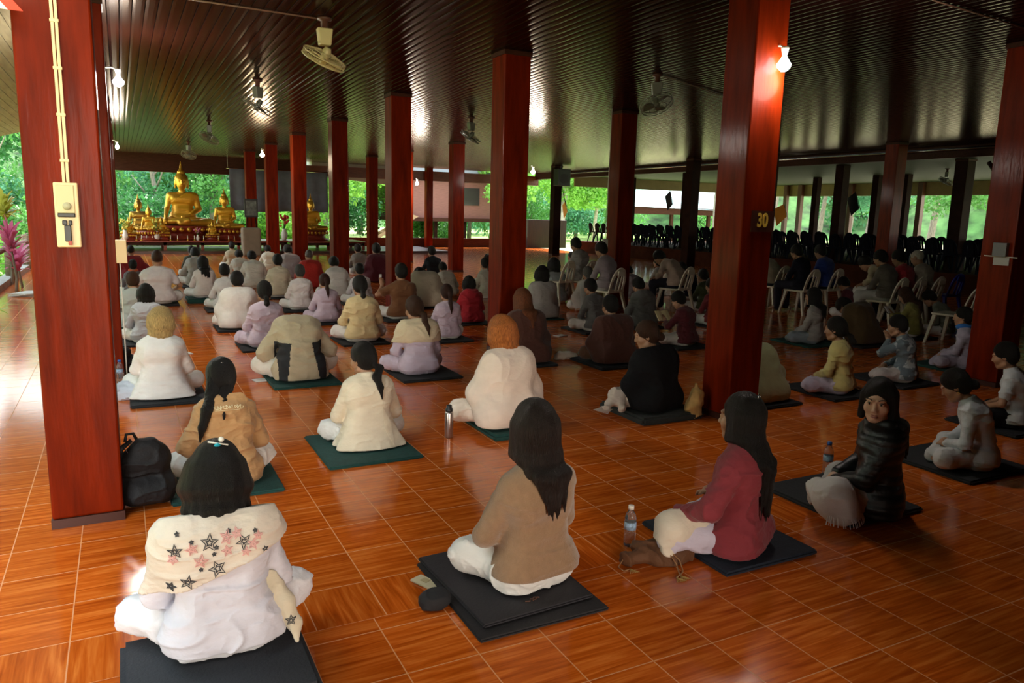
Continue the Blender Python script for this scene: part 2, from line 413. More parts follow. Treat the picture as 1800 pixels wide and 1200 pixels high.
def head(J, fine):
    R, hc = J['R'], J['hc']; H = lambda x, y, z: hc+R@np.array([x, y, z]); o = []
    E = lambda c, r, k=.02, sub=False: o.append(ell(H(*c), r, R, k, sub))
    o.append(cap(J['P3']-J['up']*.03, J['P4']+(hc-J['P4'])*.35, .052, .047, .03))
    E((0,-.012,.022), (.074,.093,.094)); E((0,.028,-.035), (.057,.066,.080), .03); E((0,.066,-.094), (.024,.022,.019), .02)
    for s in (-1, 1):
        E((s*.040,.058,-.030), (.024,.026,.026), .02)
        o.append(cap(H(s*.052,.005,-.075), H(s*.022,.058,-.094), .022, .020, .02))
        E((s*.075,-.006,-.010), (.009,.020,.031), .008); E((s*.080,.0,-.008), (.005,.010,.017), .003, True)
        E((s*.031,.097,.006), (.020,.013,.011), .010, True)
        o.append(cap(H(s*.012,.091,.022), H(s*.048,.078,.024), .008, .007, .012))
        E((s*.0105,.098,-.034), (.008,.010,.007), .006)
    o += [cap(H(0,.086,.010), H(0,.105,-.030), .007, .010, .012)]
    E((0,.086,-.060), (.023,.010,.0052), .004); E((0,.084,-.072), (.020,.010,.0062), .004); E((0,.096,-.066), (.024,.004,.0014), .002, True)
    for s in (-1, 1): E((s*.031,.081,.005), (.0165,.0135,.0085), .004)
    return o
def body_mesh(ps, res):
    J = skeleton(ps); fine = res < .009
    pr = torso(J, 0)+legs(J, -.004, feet=True)+head(J, fine)
    for s in (-1, 1): pr += arm(J, s, -.002)+hand(J, s, fine)
    return sdf_mesh('body', pr, res)
def folds(amp, f1=(6,6,15), f2=(17,17,36), seed=0):
    off = np.array([seed*1.7, seed*.9, seed*2.3], np.float32)
    def f(P):
        P = P+off; W = P+.05*np.stack([vnoise(P, (5,5,5)), vnoise(P+3, (5,5,5)), vnoise(P+7, (5,5,5))], -1)
        v = np.clip(1-np.abs(vnoise(W, f1))*2.6, 0, 1); u = np.clip(1-np.abs(vnoise(W+5, f2))*2.6, 0, 1)
        return (-amp*1.75*v**1.5-amp*.55*u*u+amp*.5).astype(np.float32)
    return f
def top_mesh(ps, kind, res, seed=0):
    J = skeleton(ps); X = np.array([1., 0, 0]); w = J['w']; P0, P3, up = J['P0'], J['P3'], J['up']
    hem = .035; amp = .007; extra = []; e = .015
    colr = [cap(P3-up*.02, P3+up*.022+[0,.004,0], .064, .058, .03)]
    if kind in ('shirt', 'tee', 'sweater'):
        pr = torso(J, e)+colr
        for s in (-1, 1): pr += arm(J, s, .013 if kind != 'sweater' else .016, upto='el' if kind == 'tee' else 'wr')
        if kind == 'tee':
            pr = torso(J, e)+colr
            for s in (-1, 1): a = J[s]; pr.append(cap(a['sh'], a['sh']*.35+a['el']*.65, .064, .060, .03))
        pr += [cap(P0-X*.10*w-[0,.01,.02], P0+X*.10*w-[0,.01,.02], .128, None, .06)]; hem = .05 if kind != 'sweater' else .085
        if kind == 'sweater': pr += [cap(P0-X*.085*w+[0,-.008,.0], P0+X*.085*w+[0,-.008,.0], .132, None, .02)]
    elif kind == 'vest':
        pr = torso(J, e)+colr; hem = .05
        pr += [cap(P0-X*.10*w-[0,.01,.02], P0+X*.10*w-[0,.01,.02], .128, None, .06)]
    elif kind in ('hoodie', 'jacket', 'puffer'):
        e = .034 if kind == 'puffer' else .028; pr = torso(J, e)+[cap(P3-up*.02, P3+up*.03+[0,.006,0], .074, .068, .03)]
        for s in (-1, 1): pr += arm(J, s, .024)
        pr += [cap(P0-X*.10*w-[0,.015,.03], P0+X*.10*w-[0,.015,.03], .140, None, .06)]; amp = .008; hem = .02
        if kind != 'jacket':
            b = P3-np.array([0, .10, .02])
            pr += [ell(b+[0,-.012,-.02], np.array([.128,.055,.075]), None, .03), cap(P3+[-.085,-.05,.03], P3+[.085,-.05,.03], .045, None, .04), cap(b+[-.06,-.02,-.085], b+[.06,-.02,-.085], .022, None, .03)]
    elif kind == 'coat':
        pr = torso(J, .028)+colr+[cap(P3-up*.01, P3+up*.04, .07, .066, .02)]
        for s in (-1, 1): pr += arm(J, s, .020)
        for q in np.linspace(-1, 1, 7): pr.append(cap(J['P1']+X*.05*q, P0+np.array([.235*q, -.15+.06*q*q, -.10]), .085, .055, .05))
        for q in (-1, 1): pr.append(cap(J['P1']+X*.06*q, P0+np.array([.23*q, .05, -.10]), .08, .06, .05))
        hem = .012; amp = .004
    elif kind in ('shawl', 'robe'):
        pr = torso(J, .040, .09)+[cap(P3-up*.01+[0,-.01,0], P3+up*.035+[0,.0,0], .078, .070, .03)]
        for s in (-1, 1):
            a = J[s]; pr += [cap(a['sh'], a['el'], .078, .080, .11), cap(a['el'], P0+np.array([s*.20, .02, -.02]), .078, .085, .10), cap(a['el'], a['wr']*.5+a['el']*.5, .07, .06, .07)]
        pr += [cap(P0+np.array([-.14,-.03,-.02]), P0+np.array([.14,-.03,-.02]), .15, None, .08)]
        hem = .02; amp = .008; extra = ((4,4,2.2), (13,13,5))
    elif kind == 'capelet':
        pr = [cap(J[-1]['sh'], J[1]['sh'], .075, None, .08)]+[cap(P3-up*.01, P3+up*.035, .082, .07, .03)]
        c = (J['P2']+P3)/2; pr += [cap(c-X*.10, c+X*.10, .115, None, .07), cap(J['P2']-X*.09, J['P2']+X*.09, .12, None, .06)]
        for s in (-1, 1): a = J[s]; pr += [cap(a['sh'], a['el']*.85+a['sh']*.15, .080, .080, .08)]
        hem = (J['P2'][2]+J['P1'][2])/2+.02; amp = .006
    elif kind == 'wrap':                                   # folded scarf over the shoulders and upper arms
        pr = [cap(J[-1]['sh'], J[1]['sh'], .086, None, .07)]
        c = (J['P2']*.45+P3*.55); pr += [cap(c-X*.105, c+X*.105, .124, None, .07), cap(P3-up*.01, P3+up*.02, .082, .074, .03)]
        pr += [cap(J['P2']-X*.095, J['P2']+X*.095, .132, None, .06), cap(J['P1']-X*.08+[0,0,.02], J['P1']+X*.08+[0,0,.02], .128, None, .06)]
        a = J[-1]; pr += [cap(a['sh'], a['el'], .080, .066, .08)]
        a = J[1]; pr += [cap(a['sh'], a['el']*.62+a['sh']*.38, .080, .072, .08)]
        hem = -1; amp = .005
        n = np.array([.36, 0, -1.0]); n /= np.linalg.norm(n); c0 = n@(J['P2']+np.array([0, 0, -.035]))
        return sdf_mesh('scarf', pr, res, cuts=((n, c0), ((0,0,-1), -(J['P1'][2]-.03)), (up, up@P3+.035)), disp=folds(amp, (4,4,22), (9,9,40), seed))
    if kind in ('shawl', 'robe') and extra: dp = folds(amp, extra[0], extra[1], seed)
    elif kind == 'puffer': dp = lambda P: (-.006*np.abs(np.sin(P[...,2]*52+1.2*vnoise(P,(7,7,7)))).astype(np.float32)+.003)-.004*vnoise(P,(16,16,22))
    elif kind == 'sweater': dp = folds(.0035, (5,5,12), (12,12,26), seed)
    else: dp = folds(amp, seed=seed)
    cuts = [((0,0,-1), -hem), (up, up@P3+(.055 if kind in ('coat','hoodie','puffer','jacket') else .048))]
    return sdf_mesh(kind, pr, res, cuts=cuts, disp=dp)
def trousers_mesh(ps, res, seed=0, loose=.02):
    J = skeleton(ps); X = np.array([1., 0, 0]); P0 = J['P0']
    pr = [cap(P0-X*.09, P0+X*.09, .118, None, .03), cap(P0-X*.10-[0,.0,.02], P0+X*.10-[0,.0,.02], .112, None, .03), cap(J['P1']-X*.05, J['P1']+X*.05, .092, None, .03)]
    pr += legs(J, loose, .05)
    cuts = [((0,0,1), J['P1'][2]-.02)]
    if ps.get('legs') != 'chair': cuts.append(((0,0,-1), -.004))
    return sdf_mesh('trousers', pr, res, cuts=cuts, disp=folds(.007, (8,8,10), (22,22,26), seed+5))
def hair_mesh(ps, style, res, seed=0):
    J = skeleton(ps); R, hc = J['R'], J['hc']; H = lambda x, y, z: hc+R@np.array([x, y, z])
    pr = [ell(H(0,-.016,.030), np.array([.086,.102,.102]), R, .02)]; full = style == 'fullbob'; style = 'bob' if full else style; wf = 1.16 if full else 1.0
    if style == 'shaved': pr = [ell(H(0,-.014,.024), np.array([.0755,.0955,.0955]), R, .01)]
    else: pr.append(ell(H(0,-.045,-.020), np.array([.078,.066,.072]), R, .03))
    back = lambda t, off: None
    J3 = [J['P3']+J['up']*.02, J['P3'], J['P2'], J['P1'], J['P0']]
    def backpt(u, x=0.0, off=.150):                       # a point behind the spine, u = 0 neck .. 3 waist
        i = min(int(u), 3); t = u-i; p = J3[i]*(1-t)+J3[i+1]*t; q = J3[i+1]-J3[i]; q = q/np.linalg.norm(q)
        nrm = np.array([0, q[2], -q[1]]); nrm = nrm if nrm[1] < 0 else -nrm
        return p+nrm*(off*min(1, .62+.38*u) - abs(x)*.25)+np.array([x, 0, 0])
    r2 = np.random.RandomState(seed+3)
    if style in ('bob', 'long', 'verylong'):
        nn = 11
        for q in np.linspace(-1, 1, nn):
            a = q*1.95; sx_, cx_ = math.sin(a), -math.cos(a)
            top = H(.070*sx_, .078*cx_-.01, .03); bot = H(.083*sx_*wf, .088*cx_*wf-.004, -.115 if style == 'bob' else -.09)
            pr.append(cap(top, bot, .030, .024, .025))
            if style == 'bob':
                mid = H(.086*sx_*wf, .092*cx_*wf, -.04); pr.append(cap(top, mid, .034, .034, .03)); tip = bot+R@np.array([.006*sx_+.006*(r2.rand()-.5), 0, -.03-.022*r2.rand()]); pr.append(cap(bot, tip, .020, .006, .015))
            elif abs(q) < .78:
                L = (2.0 if style == 'long' else 3.1)*(1-.18*abs(q)*r2.rand()-.25*q*q)
                x = .085*q*1.25; p1 = backpt(.35, x*1.15, .118); p2 = backpt(L*.55, x*1.15, .142); p3 = backpt(L, x*.9+.02*(r2.rand()-.5), .150)
                pr += [cap(bot, p1, .024, .026, .03), cap(p1, p2, .026, .022, .03), cap(p2, p3, .022, .008, .025)]
        if style != 'bob':
            for q in r2.uniform(-1, 1, 7):
                p2 = backpt(1.6, .08*q, .146); p3 = backpt((2.25 if style == 'long' else 3.3)*(.92+.1*r2.rand()), .075*q+.03*(r2.rand()-.5), .155); pr.append(cap(p2, p3, .014, .004, .012))
    if style in ('ponytail', 'lowtail', 'sidetail'):
        xo = .05 if style == 'sidetail' else .0
        a = H(0, -.105, .03 if style == 'ponytail' else -.055); b = a+R@np.array([xo*.4, -.035, -.03])
        L = 2.1 if style != 'lowtail' else 1.1
        pr += [cap(H(0,-.08,0), a, .05, .026, .02), cap(a, b, .024, .030, .012), cap(b, backpt(.6, xo, .165), .030, .034, .02), cap(backpt(.6, xo, .165), backpt(L*.75, xo*1.4, .168), .032, .024, .02), cap(backpt(L*.75, xo*1.4, .168), backpt(L, xo*1.6, .165), .022, .006, .02)]
    if style == 'bun': pr += [ell(H(0,-.118,-.045), np.array([.042,.034,.040]), R, .012)]
    if style == 'topknot': pr += [ell(H(0,-.07,.115), np.array([.036,.036,.032]), R, .012)]
    if style == 'curly': pr += [ell(H(0,-.03,.01), np.array([.105,.112,.118]), R, .03)]
    pr.append(ell(H(0,.100,-.040), np.array([.066,.082,.094]), R, .012, True))
    if style in ('short', 'shaved'):
        pr.append(ell(H(0,.055,-.085), np.array([.12,.09,.085]), R, .01, True)); pr.append(cap(H(0,-.06,-.165), H(0,.06,-.165), .075, None, .02, True))
    def dp(P):
        q = (P-hc.astype(np.float32))@R.astype(np.float32); ang = np.arctan2(q[...,0], -q[...,1])
        Q = np.stack([ang*9, q[...,2]*5, np.sqrt((q**2).sum(-1))*3], -1)
        return (.0028*vnoise(Q, (1,1,1))+.0014*vnoise(Q, (2.7,2,1))).astype(np.float32) if style != 'shaved' else np.zeros(P.shape[:-1], np.float32)
    if style == 'curly': dp = lambda P: (.008*vnoise(P, (45,45,45))).astype(np.float32)
    return sdf_mesh('hair', pr, res, disp=dp)

FAB = {}
def fabric(col, kind='cloth'):
    key = 'cloth_%02x%02x%02x_%s' % (*[int(255*c) for c in col], kind)
    if kind == 'puffer': return mat(key, col, rough=.45, bump=.25, bscale=60)
    if kind == 'knit': return mat(key, col, rough=.95, bump=.5, bscale=260, noise=.10, nscale=30, sheen=.4)
    return mat(key, col, rough=.85, bump=.55, bscale=22, stretch=(1,1,1.8), noise=.06, nscale=9, sheen=.15 if max(col) > .05 else 0, spec=.5 if max(col) > .05 else .15)
SKIN = mat('skin_brown', (.36,.185,.105), rough=.5, noise=.08, nscale=14); SKIN_L = mat('skin_light', (.62,.37,.25), rough=.5, noise=.08, nscale=14)
HAIRM = {}
def hairmat(col):
    k = tuple(col)
    if k not in HAIRM:
        HAIRM[k] = mat('hair_%02x%02x%02x' % tuple(int(255*c) for c in k), k, rough=.42, noise=.5, nscale=14, stretch=(14,14,1.2), bump=1.0, bscale=30, spec=.22)
    return HAIRM[k]
HB = (.010,.008,.007); HBR = (.045,.018,.009); HG = (.42,.13,.030); HA = (.16,.050,.018); HBL = (.50,.33,.13); HGR = (.12,.11,.10)
MC = {}
def cached(key, fn):
    if key not in MC: MC[key] = fn()
    return MC[key]
def put(name, me, material, parent):
    if len(me.materials) == 0: me.materials.append(None)
    o = bpy.data.objects.new(name, me); link(o, parent)
    o.material_slots[0].link = 'OBJECT'; o.material_slots[0].material = material
    return o
PEOPLE = []
TOPNAME = {'tee': 'shirt', 'shirt': 'shirt', 'sweater': 'sweater', 'hoodie': 'hoodie', 'jacket': 'jacket', 'puffer': 'puffer_jacket', 'coat': 'coat', 'shawl': 'shawl', 'robe': 'robe', 'capelet': 'short_shawl', 'vest': 'vest'}
def person(label, base=None, head=None, pose='upright', top='shirt', tc_=(.7,.7,.68), leg=(.72,.71,.68), hair='short', hc_=HB, yaw=0.0, res=.0145, fab='cloth', skin=None, group=None, z=0.0, mod=None, seed=0, under=None, scale=None, smax=1.1, smin=.84, pc=None):
    ps = dict(POSES[pose]) if isinstance(pose, str) else dict(pose); key0 = pose if isinstance(pose, str) and not mod else None
    if mod: ps.update(mod)
    pk = repr(sorted(ps.items())) ; rk = round(res, 4)
    legk = 'chair' if ps.get('legs') == 'chair' else 'cross'
    legkey = ('leg', legk, ps['a'][0] if rk < .012 else 0, ps.get('kw', 1), ps.get('kz', 0), rk, seed if rk < .012 else 0)
    b = cached(('body', pk, rk), lambda: body_mesh(ps, rk)); t = cached((top, pk, rk, seed), lambda: top_mesh(ps, top, rk, seed))
    tr = cached(legkey, lambda: trousers_mesh(ps, rk, seed)); h = cached((hair, pk, rk, seed), lambda: hair_mesh(ps, hair, rk if rk < .012 else .012, seed))
    J = skeleton(ps); ht = J['hc']+J['R']@np.array([0, -.016, .125]); f = np.array([-math.sin(yaw), math.cos(yaw), 0])
    if base is not None:
        g = gz(base[0], base[1], z)
        def P(s): return g+f*.14*s
        if scale is None:
            lo, hi = .5, 1.6
            for _ in range(30):
                s = (lo+hi)/2; q = P(s)+(rz_(yaw)@ht)*s
                if pj(q)[1] < head: hi = s
                else: lo = s
            raw = s; s = min(max(s, smin), smax)
            if abs(raw-s) > .03: print('SCALE', label[:40], round(raw, 2), '->', round(s, 2))
        else: s = scale
        pos = P(s)
    else:
        s = scale or .96; g = gz(head[0], head[1], z+ht[2]*s); pos = g-(rz_(yaw)@ht)*s; pos[2] = z
    if pc is not None: pos = np.array([pc[0], pc[1], z])
    root = empty('person', pos, yaw, label=label, cat='person', group=group); root.scale = (s, s, s)
    put('body', b, skin or SKIN, root); put(TOPNAME[top], t, fabric(tc_, fab), root)
    if under is not None:
        tt = cached(('under', under[0], pk, rk), lambda: top_mesh(ps, under[0], rk, seed)); put('undershirt' if under[0] != 'wrap' else 'scarf', tt, fabric(under[1]), root)
    put('trousers', tr, fabric(leg), root); put('hair', h, hairmat(hc_), root)
    PEOPLE.append((root, ps, J, s))
    return root
MATG = mat('green_mat', (.006,.050,.042), rough=.9, noise=.2, nscale=30, bump=.3, bscale=120)
MATD = mat('dark_mat', (.012,.013,.016), rough=.85, noise=.2, nscale=30, bump=.3, bscale=120)
MATN = mat('navy_mat', (.010,.016,.030), rough=.85, noise=.2, nscale=30, bump=.3, bscale=120)
def mat_mesh(w, d, t, key):
    def f():
        bm = BM(); n = 6
        BX(bm, -w/2, w/2, -d/2, d/2, 0, t)
        bmesh.ops.bevel(bm, geom=bm.edges[:], offset=min(t*.4, .02), segments=2, affect='EDGES')
        me = bpy.data.meshes.new('mat'); bm.to_mesh(me); bm.free(); me.materials.append(None); return me
    return cached(('mat', w, d, t), f)
def sitmat(label, x, y, rz=0.0, w=.62, d=.62, t=.025, material=None, name='sitting_mat', cat='mat', z=0.0, group=None):
    o = bpy.data.objects.new(name, mat_mesh(w, d, t, 0)); link(o); o.location = (x, y, z); o.rotation_euler = (0, 0, rz)
    o.material_slots[0].link = 'OBJECT'; o.material_slots[0].material = material or MATD
    return tag(o, label, cat, group)

# ------------------------------------------------------------------ the hall
ZC = 3.55
YE = 29.5
bm = BM(); BX(bm, -1.7, 18.7, -9, 30.0, -.3, 0); tag(obj('floor', bm, M_floor), kind='structure')
M_grass = mat('lawn', (.34,.46,.13), rough=.95, noise=.5, nscale=.6, bump=.4, bscale=8)
bm = BM(); BX(bm, -60, 110, -50, 130, -.6, -.3); tag(obj('ground', bm, M_grass), kind='structure')
# plank ceiling with a V groove between boards
bm = BM(); prof = []
x = -.10
while x < 18.65:
    prof += [(x, ZC+.012), (x+.005, ZC+.001), (x+.03, ZC-.0012), (x+.08, ZC-.0012), (x+.105, ZC+.001)]; x += .11
prof += [(18.65, ZC+.012), (18.65, ZC+.15), (-.10, ZC+.15)]
A = [bm.verts.new((u, -9, v)) for u, v in prof]; B = [bm.verts.new((u, YE+.1, v)) for u, v in prof]
for i in range(len(prof)):
    j = (i+1) % len(prof); bm.faces.new((A[i], B[i], B[j], A[j]))
bmesh.ops.recalc_face_normals(bm, faces=bm.faces)
tag(obj('ceiling', bm, M_ceil), kind='structure')
bm = BM(); BX(bm, -.3, 19.2, -9.3, YE+.9, ZC+.15, ZC+.35); tag(obj('roof', bm, M_beam), kind='structure')
# veranda roof on the left, sloping down to its eave
M_ver = mat('veranda_board', (.30,.27,.17), rough=.5, noise=.25, nscale=3, stretch=(8,.6,1), bump=.1, bscale=9)
bm = BM(); nb = 16
for i in range(nb):
    a0, a1 = i/nb, (i+.93)/nb
    p = lambda a: (-.12-a*1.75, 3.52-a*.52)
    (xa, za), (xb, zb) = p(a0), p(a1)
    v = [bm.verts.new(q) for q in ((xa,3.8,za),(xb,3.8,zb),(xb,17,zb),(xa,17,za),(xa,3.8,za+.04),(xb,3.8,zb+.04),(xb,17,zb+.04),(xa,17,za+.04))]
    for f in ((0,1,2,3),(7,6,5,4),(0,4,5,1),(1,5,6,2),(2,6,7,3),(3,7,4,0)): bm.faces.new([v[k] for k in f])
bmesh.ops.recalc_face_normals(bm, faces=bm.faces)
tag(obj('veranda_roof', bm, M_ver), kind='structure')
bm = BM(); BX(bm, -1.95, -1.87, 3.8, 17, 2.88, 3.08); tag(obj('trim_1', bm, M_beam), kind='structure')
# end beams toward the shrine and the eave beam on the right
bm = BM(); BX(bm, .1, 7.6, YE-.1, YE+.1, 2.88, ZC); tag(obj('trim_2', bm, M_beam), kind='structure')
M_beam2 = mat('red_beam_wood', (.16,.045,.016), rough=.3, noise=.3, nscale=4, stretch=(1,8,8), bump=.1, bscale=12)
bm = BM(); BX(bm, 7.6, 18.7, YE-.1, YE+.1, 2.98, ZC-.14); tag(obj('trim_3', bm, M_beam2), kind='structure')
bm = BM(); BX(bm, 18.55, 18.75, -6, YE, 3.27, ZC); tag(obj('trim_4', bm, M_beam), kind='structure')
M_wall = mat('dark_board_wall', (.035,.012,.008), rough=.5, noise=.3, nscale=3, stretch=(6,6,.6), bump=.2, bscale=10)
bm = BM(); BX(bm, 2.7, 18.7, -9.1, -9.0, 0, ZC); tag(obj('wall_back_light_block', bm, M_wall), kind='structure')  # unseen wall added to keep rear light off the right side
bm = BM(); BX(bm, 2.7, 2.82, -9.0, -3.5, 0, ZC); tag(obj('wall_light_block', bm, M_wall), kind='structure')  # invented partition out of view, stops rear light spreading to the right
bm = BM(); BX(bm, -.22, -.1, -9.0, -1.3, 0, ZC); tag(obj('wall_left_light_block', bm, M_wall), kind='structure')  # added out of view to cut the light from the left rear
bm = BM(); BX(bm, 18.6, 18.75, -9.0, 5.2, 0, 3.27); tag(obj('wall_right', bm, M_wall), kind='structure')
# gutter catching the sky
bm = BM(); TUBE(bm, [(18.45, 7.0, ZC-.09), (18.45, 27.5, ZC-.09)], .035, 8); tag(obj('gutter_pipe', bm, M_steel, smooth=True), 'thin shiny metal pipe along the ceiling edge on the far right side of the hall', 'pipe')

COLUMNS = {}
def column(key, x, y, label, w=.34, z0=0.0, z1=ZC, m_=None, trim=True, group=None):
    r = empty('wooden_column', (x, y, z0), label=label, cat='column', group=group)
    bm = BM(); BX(bm, -w/2, w/2, -w/2, w/2, .05 if trim else 0, z1-z0); o = obj('shaft', bm, m_ or M_col, r, bevel=.012)
    if trim:
        bm = BM(); BX(bm, -w/2-.004, w/2+.004, -w/2-.004, w/2+.004, 0, .05); obj('base_band', bm, mat('column_base', (.05,.012,.006), rough=.5), r)
    if w > .3:
        bm = BM(); BX(bm, -w/2-.012, w/2+.012, -w/2-.012, w/2+.012, z1-z0-.05, z1-z0); obj('collar', bm, M_beam, r)
    COLUMNS[key] = r; return r
column('A0', .33, 1.40, 'nearest big red-brown column at left with a cream switch box on its front')
for n, y in enumerate((5.2, 9.1, 12.9, 16.7, 20.5, 24.3), 1):
    column('A%d' % n, .33 if n > 1 else .35, y, ['dark column just behind the big left column, with a bulb beside its top',
        'third column back in the left edge row', 'fourth column back in the left edge row', 'fifth column back in the left edge row', 'sixth column back in the left edge row', 'last column of the left edge row, beside the shrine'][n-1], group='columns hidden one behind another at the left edge' if n > 1 else None)
B = [(5.25,1.62),(4.76,5.05),(4.70,9.0),(4.78,13.2),(4.74,17.1),(4.70,20.9),(4.62,24.5)]
BL = ['big red-brown column at right of centre bearing the yellow number 30', 'thick red-brown column in the middle, behind the ginger-haired person', 'red-brown column with a bright left edge, left of the middle one',
      'column straight behind the lavender ponytail and the white hunched back', 'column just left of the small right-hand golden statue', 'column right of the portrait stand, with glints on its upper edge', 'farthest slim column of the middle row, behind the portrait stand']
for i, (p, l) in enumerate(zip(B, BL)): column('B%d' % i, p[0], p[1], l)
CC = [(8.95,1.55),(8.8,5.3),(8.80,8.45),(8.8,12.7),(8.95,16.55),(8.8,20.3),(8.72,23.8)]
CL = ['dark column at the right edge of the picture with a grey box on its side', 'column hidden behind the big number 30 column', 'red-brown column right of the ginger-haired person with a white cable down its front',
      'column hidden behind the thick middle column', 'slim column between two garden openings left of the thick middle column', 'column hidden behind the bright-edged column', 'dark slim column near the pale gable left of the bright-edged column']
for i, (p, l) in enumerate(zip(CC, CL)): column('C%d' % i, p[0], p[1], l)
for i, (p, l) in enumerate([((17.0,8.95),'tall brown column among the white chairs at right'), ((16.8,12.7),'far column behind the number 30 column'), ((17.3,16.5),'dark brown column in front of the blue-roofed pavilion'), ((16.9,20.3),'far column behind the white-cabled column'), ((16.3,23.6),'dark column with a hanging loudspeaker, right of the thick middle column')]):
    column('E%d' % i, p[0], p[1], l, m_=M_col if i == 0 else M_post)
# annex hall on the right, one step up
ZA = .48
M_annex = mat('annex_floor_wood', (.05,.014,.006), rough=.7, spec=.04, noise=.3, nscale=4, bump=.1, bscale=10)
bm = BM(); BX(bm, 18.9, 30.3, -8, 26.2, -.3, ZA); tag(obj('annex_floor', bm, M_annex), kind='structure')
M_annexc = mat('annex_ceiling', (.05,.062,.026), rough=.6, spec=.08, noise=.2, nscale=3, stretch=(6,.6,1), bump=.1, bscale=9)
bm = BM()
for i in range(46): BX(bm, 18.8+.25*i, 18.8+.25*i+.24, -8, 26.3, 3.34, 3.36)
BX(bm, 18.8, 30.5, -8, 26.3, 3.36, 3.5); tag(obj('annex_ceiling', bm, M_annexc), kind='structure')
M_fas = mat('ochre_board', (.26,.19,.06), rough=.6, noise=.12, nscale=3)
bm = BM(); BX(bm, 30.2, 30.3, -8, 26.3, 2.80, 3.36); tag(obj('trim_5', bm, M_fas), kind='structure')
bm = BM(); BX(bm, 18.8, 30.2, 26.2, 26.3, 2.90, 3.36); tag(obj('trim_6', bm, M_fas), kind='structure')
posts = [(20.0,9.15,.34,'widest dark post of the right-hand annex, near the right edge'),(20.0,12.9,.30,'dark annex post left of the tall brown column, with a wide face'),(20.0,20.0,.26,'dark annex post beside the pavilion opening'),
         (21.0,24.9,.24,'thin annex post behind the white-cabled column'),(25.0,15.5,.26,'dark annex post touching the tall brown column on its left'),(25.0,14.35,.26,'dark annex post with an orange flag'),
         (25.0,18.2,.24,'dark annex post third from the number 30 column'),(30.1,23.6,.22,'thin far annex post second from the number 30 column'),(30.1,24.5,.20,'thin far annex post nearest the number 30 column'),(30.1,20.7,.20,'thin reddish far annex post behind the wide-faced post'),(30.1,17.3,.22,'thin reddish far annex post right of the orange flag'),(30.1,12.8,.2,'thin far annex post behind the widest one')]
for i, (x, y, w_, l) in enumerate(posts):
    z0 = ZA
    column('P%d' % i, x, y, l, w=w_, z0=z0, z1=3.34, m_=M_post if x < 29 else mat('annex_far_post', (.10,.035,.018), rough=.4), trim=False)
# post at the far shrine end, dark, and raised planter wall on the right of the shrine
column('R0', 13.0, 29.3, 'red-brown end column left of the potted flowers at the far end', w=.30)
column('R1', 16.2, 27.6, 'thin dark far post near the tree trunk', w=.22, m_=M_post)
column('R2', 9.2, 29.3, 'lit orange far post beside the dark one, left of the bright-edged column', w=.24)
bm = BM(); BX(bm, 7.9, 8.0, YE+.3, YE+4, 3.0, 3.9); 
PRISM(bm, [(8.0, 3.0), (11.2, 2.75), (11.2, 3.7), (8.0, 3.9)], YE+.25, YE+.32, 'y'); tag(obj('trim_7', bm, mat('pale_gable', (.42,.42,.38), rough=.6)), kind='structure')

# braces at the right edge
bm = BM(); TUBE(bm, [tuple(gx(1738, 285, 18.3)), tuple(gx(1772, 336, 18.3))], .05, 4); 
o = obj('diagonal_brace', bm, M_post); tag(o, 'dark diagonal timber brace under the far eave beside the right edge column', 'brace')

# number sign on the big column
sgn = empty('number_sign', (5.25, 1.62-.17-.004, 0), label='small dark plaque with a yellow number 30 on the big column', cat='sign')
q1 = gy(1322, 370, 1.445); q2 = gy(1357, 408, 1.445)
bm = BM(); BX(bm, q1[0]-5.25, q2[0]-5.25, -.006, .002, q2[2], q1[2]); obj('plaque', bm, mat('sign_dark', (.055,.012,.006), rough=.4), sgn)
fc = bpy.data.curves.new('digits', 'FONT'); fc.body = '30'; fc.size = .155; fc.extrude = .002; fc.align_x = 'CENTER'; fc.offset = .004
fo = bpy.data.objects.new('digits', fc); link(fo, sgn); fo.rotation_euler = (math.pi/2, 0, 0); fo.location = ((q1[0]+q2[0])/2-5.25-.004, -.009, q2[2]+.045); fo.scale = (.78, 1, 1)
fc.materials.append(mat('sign_yellow', srgb(222,190,80), rough=.5)); me_ = bpy.data.meshes.new_from_object(fo); fo2 = bpy.data.objects.new('digits', me_); link(fo2, sgn); fo2.location = fo.location; fo2.rotation_euler = fo.rotation_euler; fo2.scale = fo.scale; bpy.data.objects.remove(fo); fo2['label'] = 'yellow digits'

# switch box and trunking on the near column
yb = 1.40-.17
sw = empty('switch_box', (.36, yb, 0), label='cream electrical box with a round knob on the nearest left column', cat='electrical box')
q1 = gy(93, 320, yb); q2 = gy(137, 434, yb); X0, X1, Z0, Z1 = q1[0]-.36, q2[0]-.36+.0, q2[2], q1[2]
X0 = -.055; X1 = .052; xc = q1[0]+.055; sw.location = (xc, yb, 0)
bm = BM(); BX(bm, X0, X1, -.035, 0, Z0, Z1); obj('box', bm, M_cream, sw, bevel=.006)
bm = BM(); BX(bm, X0+.01, X1-.018, -.041, -.034, Z0+.17, Z1-.012); obj('door', bm, mat('cream_door', srgb(205,190,140), rough=.4), sw, bevel=.003)
bm = BM(); LATHE(bm, [(.019,0),(.019,.010),(.015,.014)], 20, (0,-.041,Z0+.205), Matrix.Rotation(math.pi/2, 4, 'X')); obj('knob', bm, mat('knob_grey', srgb(170,165,130), rough=.4), sw, smooth=True)
bm = BM(); BX(bm, X0+.012, X1-.018, -.048, -.034, Z0+.150, Z0+.170); obj('latch', bm, M_black, sw, bevel=.004)
bm = BM(); BX(bm, -.018, .012, -.052, -.034, Z0+.03, Z0+.11); BX(bm, -.026, -.004, -.048, -.034, Z0+.11, Z0+.135); BX(bm, .002, .018, -.048, -.034, Z0+.11, Z0+.135); obj('socket', bm, M_black, sw, bevel=.004)
